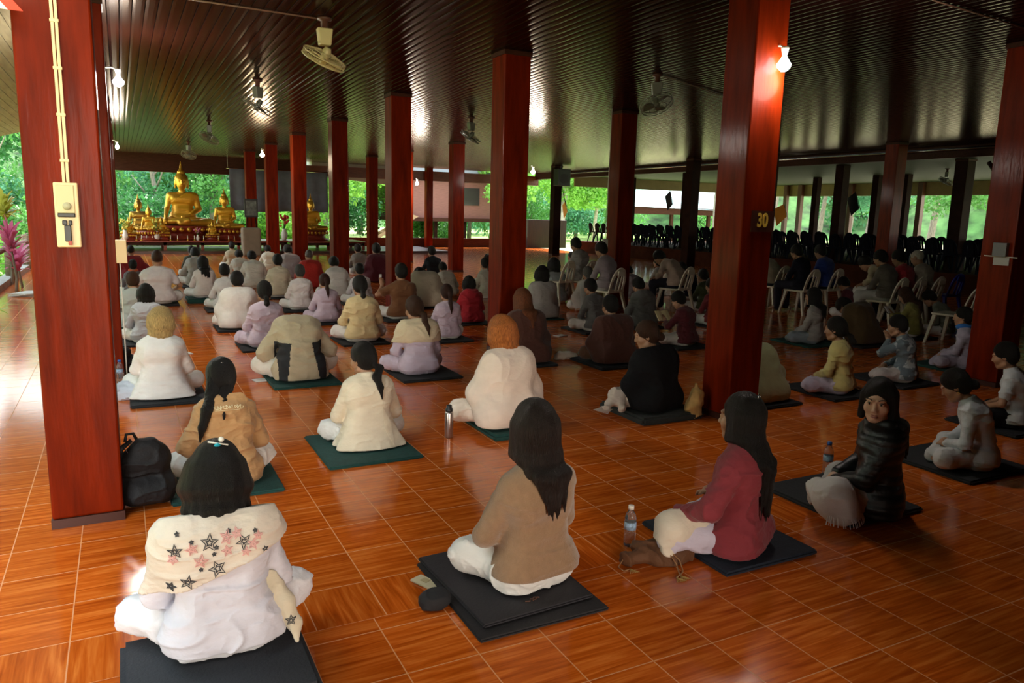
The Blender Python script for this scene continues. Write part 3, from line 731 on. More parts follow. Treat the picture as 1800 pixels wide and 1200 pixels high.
bm = BM(); BX(bm, -.004, .012, -.054, -.036, Z0+.012, Z0+.034); obj('red_lead', bm, mat('lead_red', srgb(170,70,55), rough=.5), sw, bevel=.002)
bm = BM(); BX(bm, -.014, .000, -.012, 0, Z1, ZC); BX(bm, .004, .018, -.012, 0, Z1, ZC)
for z in np.arange(Z1+.1, ZC, .22): BX(bm, -.018, .022, -.014, 0, z, z+.015)
obj('trunking', bm, M_cream, sw, bevel=.002)
# box and cable on the next column
q = gz(206, 440, 1.2)
g_ = gy(198, 421, 5.2-.19); bx_ = empty('small_box', (g_[0]+.03, 5.02, 0), label='small blank cream box beside the dark column behind the big left one', cat='electrical box')
q2 = gy(213, 462, 5.0); bm = BM(); BX(bm, -.01, .085, -.05, .005, q2[2], g_[2]); obj('box', bm, mat('pale_cream', srgb(240,205,150), rough=.4), bx_, bevel=.004)
bm = BM(); TUBE(bm, [(.02,-.01,q2[2]), (.02,-.01,0.0)], .006, 6); obj('cable', bm, M_white_pl, bx_)
# cable and box on the white-cabled column
a_ = gy(1075, 285, 8.27); b_ = gy(1062, 422, 8.27); c_ = gy(1073, 437, 8.27)
cb_ = empty('cable_box', (b_[0]+.03, 8.27, 0), label='small white socket box on the column right of the ginger-haired person', cat='electrical box')
bm = BM(); BX(bm, -.07, .03, -.04, .01, c_[2]-.02, b_[2]+.02); obj('box', bm, M_white_pl, cb_, bevel=.004)
bm = BM(); TUBE(bm, [(-.02,-.012,b_[2]), (-.0,-.012,a_[2]), (0,-.012,ZC)], .007, 6); obj('cable', bm, M_white_pl, cb_)
# grey box on the right-edge column (left face)
xl = 8.95-.17; a_ = gx(1760, 430, xl); b_ = gx(1782, 452, xl); c_ = gx(1783, 466, xl)
gb = empty('meter_box', (xl, 1.5, 0), label='grey box with a white sticker below it on the dark right edge column', cat='electrical box')
bm = BM(); BX(bm, -.05, 0, -.07, .07, b_[2], a_[2]+.02); obj('box', bm, mat('grey_box', (.16,.16,.17), rough=.5), gb, bevel=.004)
bm = BM(); BX(bm, -.01, 0, -.09, .07, c_[2]-.01, b_[2]-.01); obj('sticker', bm, mat('sticker_white', (.40,.39,.36), rough=.6), gb)
bm = BM(); TUBE(bm, [(-.012,.17,b_[2]), (-.012,-.17,b_[2]-.005)], .006, 6); obj('cable', bm, M_white_pl, gb)

# bulbs
M_bulb = mat('bulb_glow', (.86,.93,1.0), rough=.3, emit=60); M_bulbw = mat('bulb_glow_warm', (1.0,.86,.66), rough=.3, emit=60)
def bulb(p, label, power=18, warm=False, side=(0,0), r=.045):
    e = empty('light_bulb', p, label=label, cat='lamp')
    bm = BM(); LATHE(bm, [(.012,.075),(.018,.06),(.03,.035),(r,.0),(r*.85,-.03),(r*.4,-.052),(.002,-.056)], 16); obj('bulb', bm, M_bulbw if warm else M_bulb, e, smooth=True)
    bm = BM(); LATHE(bm, [(.03,.13),(.032,.12),(.022,.08),(.02,.07)], 14); TUBE(bm, [(0,0,.12), (side[0]*.5,side[1]*.5,.15), (side[0],side[1],.15)], .008, 6); obj('holder', bm, M_white_pl, e, smooth=True)
    ld = bpy.data.lights.new('bulb_light', 'POINT'); lo = bpy.data.objects.new('bulb_light', ld); link(lo, e); ld.energy = power; ld.shadow_soft_size = .2
    ld.color = (1.0,.76,.50) if warm else (1.0,.88,.76); lo.location = (0, 0, -.12); return e
bulb(tuple(gz(208,143,3.02)), 'bright bulb high beside the dark column behind the big left column', 150, side=(-.12,.12), r=.06)
bulb(tuple(gz(206,258,3.05)), 'small bulb farther back along the left edge row, near the ceiling end', 35, side=(-.1,0))
pR = gy(1378,113,1.38); bulb(tuple(pR), 'brilliant bluish bulb high on the number 30 column', 60, side=(-.0,.10), r=.055)
bulb(tuple(gz(937,302,2.74)), 'bluish bulb just right of the thick middle column', 90, side=(0,.1), r=.06)
bulb(tuple(gz(733,322,2.51)), 'bluish bulb just right of the bright-edged column', 90, side=(0,.1), r=.06)
bulb(tuple(gz(461,272,2.95)), 'warm bulb left of the column beside the portrait stand', 60, warm=True, side=(0,.1), r=.06)
# lamp in the bay just above and left of the frame, whose glints sit on the near column
bulb((.10, .35, 3.15), 'warm bulb above the front of the nearest left column', 30, warm=True, side=(0,.3))

# cables along the ceiling
for i, (pts, l) in enumerate([([(1.0,4.55,ZC-.01),(2.45,4.62,ZC-.012)], 'thin cable across the ceiling boards to the cream fan'), ([(6.97,5.1,ZC-.01),(11.0,6.9,ZC-.012)], 'thin cable across the dark ceiling from the middle fan to the number 30 column'), ([tuple(gz(1640,0,ZC-.01)), tuple(gz(1830,58,ZC-.01))], 'pale cable on the ceiling in the upper right corner')]):
    bm = BM(); TUBE(bm, pts, .008, 6); tag(obj('ceiling_cable', bm, mat('cable_brown', (.25,.14,.10), rough=.4), smooth=True), l, 'cable')

# ceiling fans (orbit type: bracket, tilted guard ring, blades)
def make_fan(p, label, m_, tilt=(.5,.35), rz=0):
    e = empty('ceiling_fan', p, rz, label=label, cat='fan', group='round ceiling fans under the hall roof')
    bm = BM(); LATHE(bm, [(.07,0),(.07,-.02),(.035,-.03),(.035,-.10)], 16); obj('ceiling_mount', bm, mat('fan_brown', (.10,.04,.03), rough=.4), e, smooth=True)
    bm = BM(); PRISM(bm, [(-.075,-.10),(.075,-.10),(.055,-.26),(-.055,-.26)], -.05, .05, 'y'); obj('housing', bm, m_, e, bevel=.012)
    R_ = Matrix.Translation((0,0,-.36))@Matrix.Rotation(tilt[0], 4, 'X')@Matrix.Rotation(tilt[1], 4, 'Y')
    bm = BM()
    for r_, z_ in ((.215,0),(.215,-.05),(.12,-.075),(.12,.03)):
        TUBE(bm, [R_@Vector((r_*math.cos(t), r_*math.sin(t), z_)) for t in np.linspace(0, 2*math.pi, 33)[:-1]], .0065 if r_ > .2 else .003, 6, closed=True)
    for t in np.linspace(0, 2*math.pi, 37)[:-1]:
        TUBE(bm, [R_@Vector((r_*math.cos(t), r_*math.sin(t), z_)) for r_, z_ in ((.03,-.085),(.12,-.075),(.19,-.062),(.215,-.05),(.215,0),(.12,.03),(.05,.035))], .0018, 4)
    obj('guard', bm, m_, e, smooth=True)
    for k in range(3):
        bm = BM(); a0 = k*2*math.pi/3; v = []
        for i in range(7):
            for j in range(4):
                r_ = .04+.15*i/6; ww = math.radians(22+34*math.sin(math.pi*min(1, .25+.6*i/6))); t = a0+(j/3-.5)*ww
                v.append(bm.verts.new(R_@Vector((r_*math.cos(t), r_*math.sin(t), -.03+.035*(j/3-.5)))))
        for i in range(6):
            for j in range(3): bm.faces.new((v[i*4+j], v[i*4+j+1], v[(i+1)*4+j+1], v[(i+1)*4+j]))
        ob = obj('blade', bm, m_, e, smooth=True); so_ = ob.modifiers.new('s', 'SOLIDIFY'); so_.thickness = .003
    bm = BM(); LATHE(bm, [(.01,-.09),(.035,-.085),(.04,-.02),(.045,.05),(.03,.09)], 16, M=R_); obj('motor', bm, m_, e, smooth=True)
    return e
M_fan = mat('fan_cream', srgb(205,190,140), rough=.35); M_fand = mat('fan_grey', (.16,.16,.13), rough=.3)
f0 = make_fan((2.46,4.60,ZC), 'cream round fan hanging nearest, at the top left of the ceiling', M_fan, (.45,.30))
for p, l, rz, mm_ in [((2.49,8.9,ZC), 'round fan second back in the left bay, above the golden statues', .6, M_fand), ((2.45,15.4,ZC), 'dark round fan third back in the left bay', 1.4, M_fand), ((2.52,22.2,ZC), 'farthest small fan in the left bay, right above the big golden statue', 2.0, M_fand),
                   ((6.97,5.15,ZC), 'beige round fan on the dark ceiling between the middle and number 30 columns', 2.6, M_fand), ((6.9,11.0,ZC), 'dim fan seen left of the thick middle column', .3, M_fand), ((23.0,11.6,3.34), 'dark annex fan left of the widest post', .4, M_fand), ((24.5,10.3,3.34), 'dark annex fan hanging right of the widest post', 1.4, M_fand), ((22.5,20.6,3.34), 'dark annex fan right of the pavilion roof', 1.9, M_fand)]:
    e = dup(f0, p, rz, label=l, group='round ceiling fans under the hall roof')
    for c in e.children:
        if 'mount' in c.name: continue
        for sl in c.material_slots: sl.link = 'OBJECT'; sl.material = mm_

# ------------------------------------------------------------------ outdoors
def leaf_mesh(name, blobs, n, size, droop=.2, long=1.6):
    V = []; Fc = []; c = np.array([b[:3] for b in blobs]); r = np.array([b[3] for b in blobs]); pr = r**2/np.sum(r**2)
    idx = rng.choice(len(blobs), n, p=pr); d = rng.normal(size=(n, 3)); d /= np.linalg.norm(d, axis=1)[:, None]
    P = c[idx]+d*(r[idx]*rng.uniform(.55, 1.05, n))[:, None]; P[:, 2] = np.where(P[:, 2] < .05, .05+rng.rand(n)*.3, P[:, 2])
    A = rng.normal(size=(n, 3)); A[:, 2] -= droop; A /= np.linalg.norm(A, axis=1)[:, None]; Bv = np.cross(A, rng.normal(size=(n, 3))); Bv /= np.linalg.norm(Bv, axis=1)[:, None]
    s = size*rng.uniform(.6, 1.3, n)[:, None]; L = A*s*long; W = Bv*s*.5
    Q = np.stack([P, P+L*.5+W, P+L, P+L*.5-W], 1).reshape(-1, 3)
    me = bpy.data.meshes.new(name); me.vertices.add(4*n); me.vertices.foreach_set('co', Q.astype(np.float32).ravel())
    me.loops.add(4*n); me.loops.foreach_set('vertex_index', np.arange(4*n, dtype=np.int32)); me.polygons.add(n)
    me.polygons.foreach_set('loop_start', (np.arange(n)*4).astype(np.int32)); me.polygons.foreach_set('loop_total', np.full(n, 4, np.int32))
    me.update(calc_edges=True); me.materials.append(None); return me
def leafmat(name, col, tl=.35):
    M = mat(name, col, rough=.5, noise=.55, nscale=1.3); n = M.node_tree.nodes; l = M.node_tree.links
    if 'tl' not in n:
        t = n.new('ShaderNodeBsdfTranslucent'); t.name = 'tl'; t.inputs[0].default_value = (*[min(1, c*1.5) for c in col], 1); x = n.new('ShaderNodeMixShader'); x.inputs[0].default_value = tl
        l.new(n['Principled BSDF'].outputs[0], x.inputs[1]); l.new(t.outputs[0], x.inputs[2]); l.new(x.outputs[0], n['Material Output'].inputs[0])
    return M
LG = [leafmat('leaf_mid', (.09,.26,.055)), leafmat('leaf_deep', (.040,.16,.045)), leafmat('leaf_bright', (.22,.46,.07)), leafmat('leaf_bluegreen', (.08,.26,.13)), leafmat('leaf_yellow', (.46,.44,.08))]
M_bark = mat('bark', (.22,.19,.15), rough=.9, noise=.4, nscale=5, stretch=(4,4,1), bump=.6, bscale=12)
def blobs(n, R, H, z0):
    return [(rng.normal()*R*.45, rng.normal()*R*.45, z0+H*rng.rand(), R*rng.uniform(.28,.5)) for _ in range(n)]
CROWN = [leaf_mesh('crown', blobs(16, 2.4, 4.5, 1.2), 9500, .11), leaf_mesh('crown', blobs(20, 2.6, 5.0, .6), 10000, .09, droop=1.2, long=2.6), leaf_mesh('crown', blobs(12, 1.9, 3.0, 2.4), 8000, .11), leaf_mesh('crown', blobs(14, 2.2, 2.0, .3), 8000, .11)]
def tree_trunk(h, r, bend=.3):
    bm = BM(); pts = [(bend*math.sin(t*2.2+r*30), bend*.6*math.sin(t*3+1+r*50), h*t) for t in np.linspace(0, 1, 8)]
    TUBE(bm, pts, [r*(1.25-.75*t) for t in np.linspace(0, 1, 8)], 9)
    for k in range(4):
        a = k*1.7+r*40; z = h*(.55+.12*k); i = min(int(.55*7+.12*7*k), 6); p = Vector(pts[i])
        TUBE(bm, [p, p+Vector((.5*math.cos(a), .5*math.sin(a), .5)), p+Vector((1.1*math.cos(a), 1.1*math.sin(a), 1.3))], [r*.5, r*.35, r*.12], 6)
    return bm
def plant_tree(x, y, kind, m_, label, h=4.5, r=.13, s=1.0, group=None, name='tree', z=-.3, bark=None):
    e = empty(name, (x, y, z), rng.uniform(0, 6.28), label=label, cat='tree' if 'tree' in name else 'shrub', group=group)
    obj('trunk', tree_trunk(h*s, r), bark or M_bark, e, smooth=True)
    o = put('foliage', CROWN[kind], m_, e); o.scale = (s, s, s); return e
spots = [(-1.2,37,1,0),(2.0,36.5,3,1),(5.0,38,0,0),(8.6,37,3,2),(3.6,41,1,3),(-4.5,36,3,3),(11.2,40,0,1),(14.0,41,2,2),(7.4,43,1,1),(0.2,43,0,3),(18.5,44,3,0),(22.5,46,0,1),(26.5,45,1,0),(31,46,0,3),(10.5,35.0,2,2)]
LB = ['weeping pale green tree seen left of the big golden statue','low dark bush behind the big golden statue','tall green tree between the big golden statue and its right neighbour','bright bush under the hanging dark banner','blue-green weeping tree above the statues','bush at the far left end beyond the shrine',
      'deep green tree right of the banner','bright tree seen beside the dark gap left of the bright-edged column','dark weeping tree behind the banner','tall tree at the back left beyond the shrine','bushy tree behind the timber house','tall tree beyond the timber house at right','weeping tree right of the thick middle column','blue-green tree beside the pale trunk','slim bright tree just right of the banner']
for (x, y, k, c), l in zip(spots, LB): plant_tree(x, y, k, LG[c], l, group='trees beyond the shrine end', s=rng.uniform(.9, 1.2))
for i, (x, y) in enumerate([(-7,48),(-1,50),(5,51),(11,52),(17,54),(24,56),(32,58),(40,57)]):
    plant_tree(x, y, [0,1][i % 2], LG[[1,0,3][i % 3]], ['tallest crown at the far left of the wooded background','weeping tree in the wooded background left of the large statue','leafy tree in the wooded background above the small statues','weeping tree in the wooded background behind the banner','leafy tree in the wooded background right of the banner','weeping tree in the wooded background above the timber house','leafy tree in the wooded background right of the timber house','weeping tree in the wooded background right of the middle column'][i], s=1.7, r=.2, group='backdrop trees beyond the shrine end')
for i, (x, y, k, c, l) in enumerate([(36.5,17.5,0,0,'tree seen through the widest opening at the right edge'),(38,22,2,0,'small tree in the opening with pink lawn flowers'),(41,28,0,3,'tree right of the orange flag'),(35,30,2,1,'twisted tree behind the black flag'),(44,34,0,1,'tree behind the thin reddish posts'),(38,38,2,0,'tree left of the number 30 side openings'),(50,22,0,3,'distant tree at the right edge'),(52,38,0,0,'distant tree on the bright lawn')]):
    e_ = plant_tree(x, y, k, LG[c], l, s=1.15, r=.16, h=6, group='garden trees beyond the annex')
    [q for q in e_.children if q.name.startswith('foliage')][0].location.z = 1.9
for i, (x, y) in enumerate([(72,10),(76,24),(74,38),(70,52),(76,-2),(56,64)]): plant_tree(x, y, i % 2, LG[[1,3,0][i % 3]], 'large tree in the far backdrop beyond the bright lawn', s=2.2, r=.25, group='backdrop trees beyond the lawn')
for i, (x, y) in enumerate([(-5.6,-.6),(-6.0,2.4),(-6.4,5.5),(-7.2,9),(-8,13)]): plant_tree(x, y, 3 if i % 2 else 0, LG[[1,0,3][i % 3]], 'tall tree in the garden outside the left opening', s=1.5, r=.22, group='garden trees outside the left opening')  # trees out of view, put in to block low light from the left
bm = BM(); x0_, x1_ = gy(925, 400, 29.2)[0], gy(992, 400, 29.2)[0]; BX(bm, x0_, x1_, 29.0, 29.5, 0, 1.35); tag(obj('dark_cabinet', bm, M_wall, bevel=.01), 'dark wooden cabinet at the far end right of the thick middle column', 'cabinet')
bm = BM(); BX(bm, 9.4, 18.5, 29.55, 29.65, 0, .42); tag(obj('wall_far', bm, M_beam), kind='structure')
# pale double trunk seen right of the speaker post, and a darker one
for (px, X, l, r_) in ((1042, 24.5, 'pale forked tree trunk right of the hanging loudspeaker', .20), (985, 20.5, 'dark leaning tree trunk behind the hanging loudspeaker', .22), (1008, 27, 'thin trunk between two far posts', .1)):
    p = gx(px, 430, X); plant_tree(p[0], 33.0+X*.15, 2, LG[2], l, h=6.0, r=r_, s=1.25, group='garden trees beyond the annex', bark=mat('pale_bark', (.42,.38,.30), rough=.9, noise=.4, nscale=5, bump=.5, bscale=10) if px != 985 else M_bark)
bm = BM(); n_ = 40; vv = []
for i in range(n_+1):
    a = math.radians(-50+150*i/n_)
    for R_, z in ((78, -.5), (90, 6+2*math.sin(i*1.3)), (112, 12+3*math.sin(i*.7))): vv.append(bm.verts.new((R_*math.sin(a), R_*math.cos(a), z)))
for i in range(n_):
    for j in range(2): bm.faces.new((vv[i*3+j], vv[(i+1)*3+j], vv[(i+1)*3+j+1], vv[i*3+j+1]))
tag(obj('hill', bm, mat('hill_green', (.05,.12,.03), rough=1, noise=.9, nscale=.6, bump=1, bscale=1)), kind='structure')
bm = BM(); BX(bm, 31, 70, -2, 40, -.3, -.285); tag(obj('sunny_path', bm, mat('pale_earth', (.48,.45,.28), rough=.95, noise=.25, nscale=.5)), kind='structure')
bm = BM(); BX(bm, 12, 40, 31, 36.5, -.3, -.285); tag(obj('garden_path', bm, mat('pale_earth2', (.60,.56,.38), rough=.95, noise=.25, nscale=.5)), kind='structure')

# timber house on stilts
hs = empty('timber_house', (21.0, 38.0, -.3), label='mauve-brown timber house on stilts seen between the slim columns', cat='house')
M_mv = mat('mauve_board', (.22,.085,.065), rough=.6, noise=.2, nscale=3, stretch=(1,1,14))
a_ = gy(690, 372, 38); b_ = gy(880, 421, 38); a2 = gy(760, 372, 38)
bm = BM(); BX(bm, a2[0]-21-1.8, b_[0]-21+1.5, 0, 5, 1.55, 4.0); obj('wall', bm, M_mv, hs)
bm = BM(); BX(bm, a2[0]-21-2.2, b_[0]-21+1.9, -.4, 5.4, 1.35, 1.55); obj('floor_frame', bm, M_beam, hs)
bm = BM(); PRISM(bm, [(a2[0]-21-2.8, 3.9), (b_[0]-21+2.4, 3.9), (0, 6.0)], -.6, 5.6, 'y'); obj('roof', bm, mat('roof_grey', (.20,.22,.26), rough=.6), hs)
for xx in np.linspace(a2[0]-21-1.6, b_[0]-21+1.3, 5):
    bm = BM(); BX(bm, xx-.09, xx+.09, 0, .18, 0, 1.36); obj('stilt', bm, M_post, hs)
for xx in (-2.5, .6):
    bm = BM(); BX(bm, xx, xx+1.0, -.04, .0, 2.3, 3.3); obj('window', bm, mat('window_dark', (.04,.03,.03), rough=.2), hs)
st = empty('stairway', (a2[0]-1.2, 37.0, -.3), label='wooden outdoor stairway going up beside the timber house', cat='stairs')
for sgn_ in (0, .9):
    bm = BM(); PRISM(bm, [(-3.3, 0), (-3.0, 0), (0, 1.6), (-.3, 1.7)], sgn_, sgn_+.06, 'y'); obj('stringer', bm, mat('stair_wood', (.36,.22,.12), rough=.7), st)
for k in range(8):
    bm = BM(); t = k/8; BX(bm, -3.2+t*3.0, -2.85+t*3.0, .06, .9, .1+t*1.55, .14+t*1.55); obj('tread', bm, mat('stair_wood', (.36,.22,.12)), st)
# pavilion with a pale blue-green roof
pv = empty('garden_pavilion', (37, 42, -.3), label='open garden pavilion with a pale blue-green metal roof beyond the annex', cat='pavilion')
M_rf = mat('pale_roof', (.22,.38,.37), rough=.35, noise=.08, nscale=2, bump=.2, bscale=3, stretch=(6,1,1))
bm = BM(); e1 = gy(1120, 364, 42)[0]-37; z1 = gy(1180, 364, 42)[2]+.3; z2 = gy(1215, 337, 46)[2]+.6
v = [bm.verts.new(p) for p in ((e1-1,0,z1),(9,0,z1-.25),(9,9,z1-.2),(e1-1,9,z1),(e1+4.2,4.5,z2),(8,4.5,z2-.1))]
for f in ((0,1,5,4),(1,2,5),(2,3,4,5),(3,0,4),(3,2,1,0)): bm.faces.new([v[i] for i in f])
obj('roof', bm, M_rf, pv)
bm = BM(); BX(bm, e1-.9, 8.9, .1, .25, z1-.55, z1-.05); obj('eave_board', bm, M_beam, pv)
for xx in (e1-.3, e1+3.4, e1+7.0):
    bm = BM(); BX(bm, xx, xx+.22, .3, .52, 0, z1-.1); obj('post', bm, M_beam, pv)

# garden plants and fence at the left edge
M_pink = leafmat('leaf_pink', (.62,.16,.30)); 
def spiky(x, y, z, n, L, w_, m_, label, name='leafy_plant', up=.8, group=None):
    e = empty(name, (x, y, z), label=label, cat='plant', group=group); bm = BM()
    for i in range(n):
        a = rng.uniform(0, 6.28); el_ = rng.uniform(up*.4, up*1.5); l_ = L*rng.uniform(.7, 1.1); z0 = rng.uniform(0, .5)*L
        sd_ = Vector((-math.sin(a), math.cos(a), 0)); pv_ = []
        for t in (0, .35, .7, 1.0):
            rr = l_*t*math.cos(el_); zz = z0+l_*t*math.sin(el_)-l_*.55*t*t*(1.2-up*.5); ww = w_*(.5+1.6*t)*(1-t)+.004
            p = Vector((rr*math.cos(a), rr*math.sin(a), max(zz, .02))); pv_.append((bm.verts.new(p+sd_*ww), bm.verts.new(p-sd_*ww)))
        for (a1, b1), (a2_, b2) in zip(pv_, pv_[1:]): bm.faces.new((a1, b1, b2, a2_))
    obj('leaves', bm, m_, e); return e
for (px, py, Y, h, m_, l) in ((18,400,13.6,.75,M_pink,'pink-leaved garden plant beside the left fence'),(8,345,15.0,.8,LG[4],'yellow-leaved plant above the pink one at the left edge'),(30,435,14.5,.8,M_pink,'second pink plant close behind the big left column')):
    g_ = gy(px, py+25, Y); e = empty('leafy_plant', (g_[0], g_[1], -.3), label=l, cat='plant', group='coloured plants by the left fence')
    bm = BM(); TUBE(bm, [(0,0,0),(.05,.03,g_[2]*.6),(0,0,g_[2]+.3)], [.03,.025,.015], 6); obj('stem', bm, M_bark, e)
    s_ = spiky(0, 0, g_[2]+.1, 46, .62, .055, m_, None, 'leaves', up=1.0); s_.parent = e
    ch = s_.children[0]; ch.parent = e; ch.location = s_.location; bpy.data.objects.remove(s_)
for i, (x, y, s_) in enumerate([(-2.9,15,.45),(-3.2,19,.55),(-2.6,12,.28),(-3.3,24,.7),(-4.5,17,.8),(-2.6,9.6,.28)]):
    plant_tree(x, y, 3, LG[[0,2,1][i % 3]], 'green shrub growing outside the left veranda fence', s=s_, h=.6, r=.05, name='garden_shrub', group='shrubs outside the left fence')
g_ = gz(12, 585, -.1); spiky(g_[0]-.35, g_[1]+.1, -.1, 26, .75, .022, LG[2], 'strap-leaved green plant drooping over the veranda edge at the left margin', up=.8)
fr = empty('rail_fence', (-1.55, 12.6, 0), label='weathered log rail fence along the left veranda edge', cat='fence')
M_log = mat('log', (.24,.17,.10), rough=.9, noise=.4, nscale=6, stretch=(4,4,1), bump=.6, bscale=14)
for yy in (0, 3.2, 6.4): bm = BM(); TUBE(bm, [(0,yy,-.3),(.01,yy,.84)], [.12,.11], 10); obj('post', bm, M_log, fr, smooth=True)
bm = BM(); TUBE(bm, [(-.02,-1.2,.66),(0,3,.72),(.02,7,.70)], .055, 8); obj('rail', bm, M_log, fr, smooth=True)
bm = BM(); BX(bm, -1.72, -1.50, 13.2, 29, 0, .12); tag(obj('kerb', bm, mat('kerb_grey', (.35,.34,.32), rough=.9, noise=.2)), 'grey kerb along the left veranda edge by the fence', 'kerb')
bm = BM(); 
for i in range(5): PRISM(bm, [(-.32+.02*i,-.16),(.30,-.18+.02*i),(.34-.03*i,.16),(-.28,.20)], .001+.012*i, .011+.012*i, 'z', Matrix.Translation((-.98,12.9,0))@Matrix.Rotation(.3*i, 4, 'Z'))
tag(obj('folded_cloth', bm, mat('white_cloth', (.75,.74,.70), rough=.9)), 'white folded cloth lying on the veranda tiles near the fence post', 'cloth')

# ------------------------------------------------------------------ the shrine
M_gold = mat('gold_leaf', (.66,.36,.035), rough=.34, metal=.6, noise=.2, nscale=5, bump=.1, bscale=14)
M_golda = mat('gold_robe', (.68,.34,.015), rough=.45, metal=.35, noise=.15, nscale=4)
M_red = mat('shrine_red', (.23,.030,.012), rough=.35, noise=.3, nscale=6)
def statue_meshes():
    w = 1.0; P = lambda *a: np.array(a, float); X = P(1,0,0); pr = []
    pr += [cap(P(-.13,0,.15), P(.13,0,.15), .15, None, .06), cap(P(-.09,0,.36), P(.09,0,.36), .12, None, .08), cap(P(-.15,0,.58), P(.15,0,.58), .115, None, .08), cap(P(-.225,0,.66), P(.225,0,.66), .075, None, .06)]
    pr += [cap(P(0,0,.70), P(0,-.01,.80), .058, .052, .03)]
    for s in (-1, 1):
        pr += [cap(P(s*.14,-.05,.10), P(s*.52,-.22,.095), .12, .085, .05), cap(P(s*.52,-.22,.09), P(-s*.08,-.38,.075 if s > 0 else .14), .085, .055, .04)]
        pr += [cap(P(s*.255,0,.65), P(s*.315,-.03,.38), .066, .052, .03)]
    pr += [cap(P(.315,-.03,.38), P(.10,-.30,.235), .052, .036, .02), cap(P(.10,-.30,.235), P(-.04,-.34,.215), .038, .028, .02)]
    pr += [cap(P(-.315,-.03,.38), P(-.36,-.28,.22), .052, .036, .02), cap(P(-.36,-.28,.22), P(-.37,-.36,.12), .034, .022, .02)]
    for q in range(4): pr += [cap(P(-.35-.016*q,-.355,.15), P(-.35-.016*q,-.365,.05), .011, .009, .004)]
    n0 = len(pr)
    pr += [ell(P(0,-.02,.93), P(.098,.110,.128), None, .03), ell(P(0,-.055,.865), P(.072,.075,.075), None, .03), cap(P(0,-.125,.945), P(0,-.145,.895), .011, .017, .015), ell(P(0,-.118,.858), P(.034,.016,.009), None, .006)]
    for s in (-1, 1):
        pr += [ell(P(s*.100,-.01,.90), P(.014,.03,.065), None, .008), ell(P(s*.10,-.012,.835), P(.012,.016,.035), None, .01), ell(P(s*.038,-.127,.925), P(.024,.012,.010), None, .008, True), cap(P(s*.012,-.128,.955), P(s*.06,-.108,.955), .008, .006, .008)]
    HS = lambda q: tuple([q[0], BIG(q[1]), (BIG(q[2]) if q[0] == 'c' else q[2]*1.3), (q[3]*1.3 if q[0] == 'c' else q[3]), (q[4]*1.3 if q[0] == 'c' else q[4]), q[5], q[6]])
    BIG = lambda v: np.array([0,-.02,.80])+(v-np.array([0,-.02,.80]))*1.3
    pr = pr[:n0]+[HS(q) for q in pr[n0:]]+[cap(P(0,0,.70), P(0,-.015,.84), .066, .062, .03)]
    body = sdf_mesh('figure', pr, .014)
    hr = [ell(P(0,.008,.955), P(.108,.112,.118), None, .02), ell(P(0,.0,1.07), P(.062,.062,.055), None, .03), cap(P(0,0,1.10), P(0,0,1.17), .032, .018, .02), cap(P(0,0,1.17), P(0,0,1.27), .018, .004, .01), ell(P(0,-.12,.895), P(.085,.07,.085), None, .006, True)]
    hr = [HS(q) for q in hr]
    hair = sdf_mesh('curls', hr, .012, disp=lambda Q: (.005*np.sin(Q[...,0]*150)*np.sin(Q[...,1]*150)*np.sin(Q[...,2]*150)).astype(np.float32))
    rb = [cap(P(-.09,0,.36), P(.09,0,.36), .132, None, .08), cap(P(-.15,0,.58), P(.15,0,.58), .125, None, .08), cap(P(-.20,0,.655), P(.225,0,.655), .085, None, .06), cap(P(.255,0,.65), P(.315,-.03,.38), .076, .066, .03), cap(P(-.13,0,.17), P(.13,0,.17), .158, None, .06), cap(P(.315,-.03,.38), P(.14,-.26,.25), .062, .05, .02)]
    n = P(-.80,0,.60); n = -P(.62,0,-.78)
    robe = sdf_mesh('robe', rb, .014, cuts=((np.array([-.55,0,.83]), .83*.70-.02),), disp=folds(.004, (3,3,18), (8,8,40), 3))
    return body, hair, robe
SB, SH, SR = statue_meshes()
def lotus(e, w_, d_, h_, m1, m2):
    bm = BM(); LATHE(bm, [(.95,0),(1.0,.10*h_),(.90,.2*h_),(.78,.30*h_),(.74,.45*h_),(.80,.55*h_),(.92,.72*h_),(.96,.86*h_),(.88,h_)], 30, sx=w_, sy=d_); obj('pedestal', bm, m1, e, smooth=False)
    bm = BM()
    for k in range(26):
        a = 2*math.pi*k/26; c = Vector((w_*.93*math.cos(a), d_*.93*math.sin(a), .74*h_))
        LATHE(bm, [(.001,-.17*h_),(.07*w_,-.08*h_),(.085*w_,.02*h_),(.05*w_,.12*h_),(.001,.18*h_)], 7, c)
    obj('lotus_petals', bm, m2, e, smooth=True)
def statue(x, y, z, s, label, ped=.32, gold=None, rz=0, cat='statue'):
    e = empty('golden_statue', (x, y, z), rz, label=label, cat=cat, group='seated golden statues on the shrine')
    lotus(e, .66*s, .50*s, ped*s, M_red if gold is None else gold, M_gold)
    for nm, me, mm_ in (('figure', SB, M_gold), ('hair', SH, M_gold), ('robe', SR, M_golda)):
        o = put(nm, me, gold or mm_, e); o.scale = (s, s, s); o.location = (0, .05*s, ped*s-.02*s)
    return e
YS = 26.5; TZ = .33
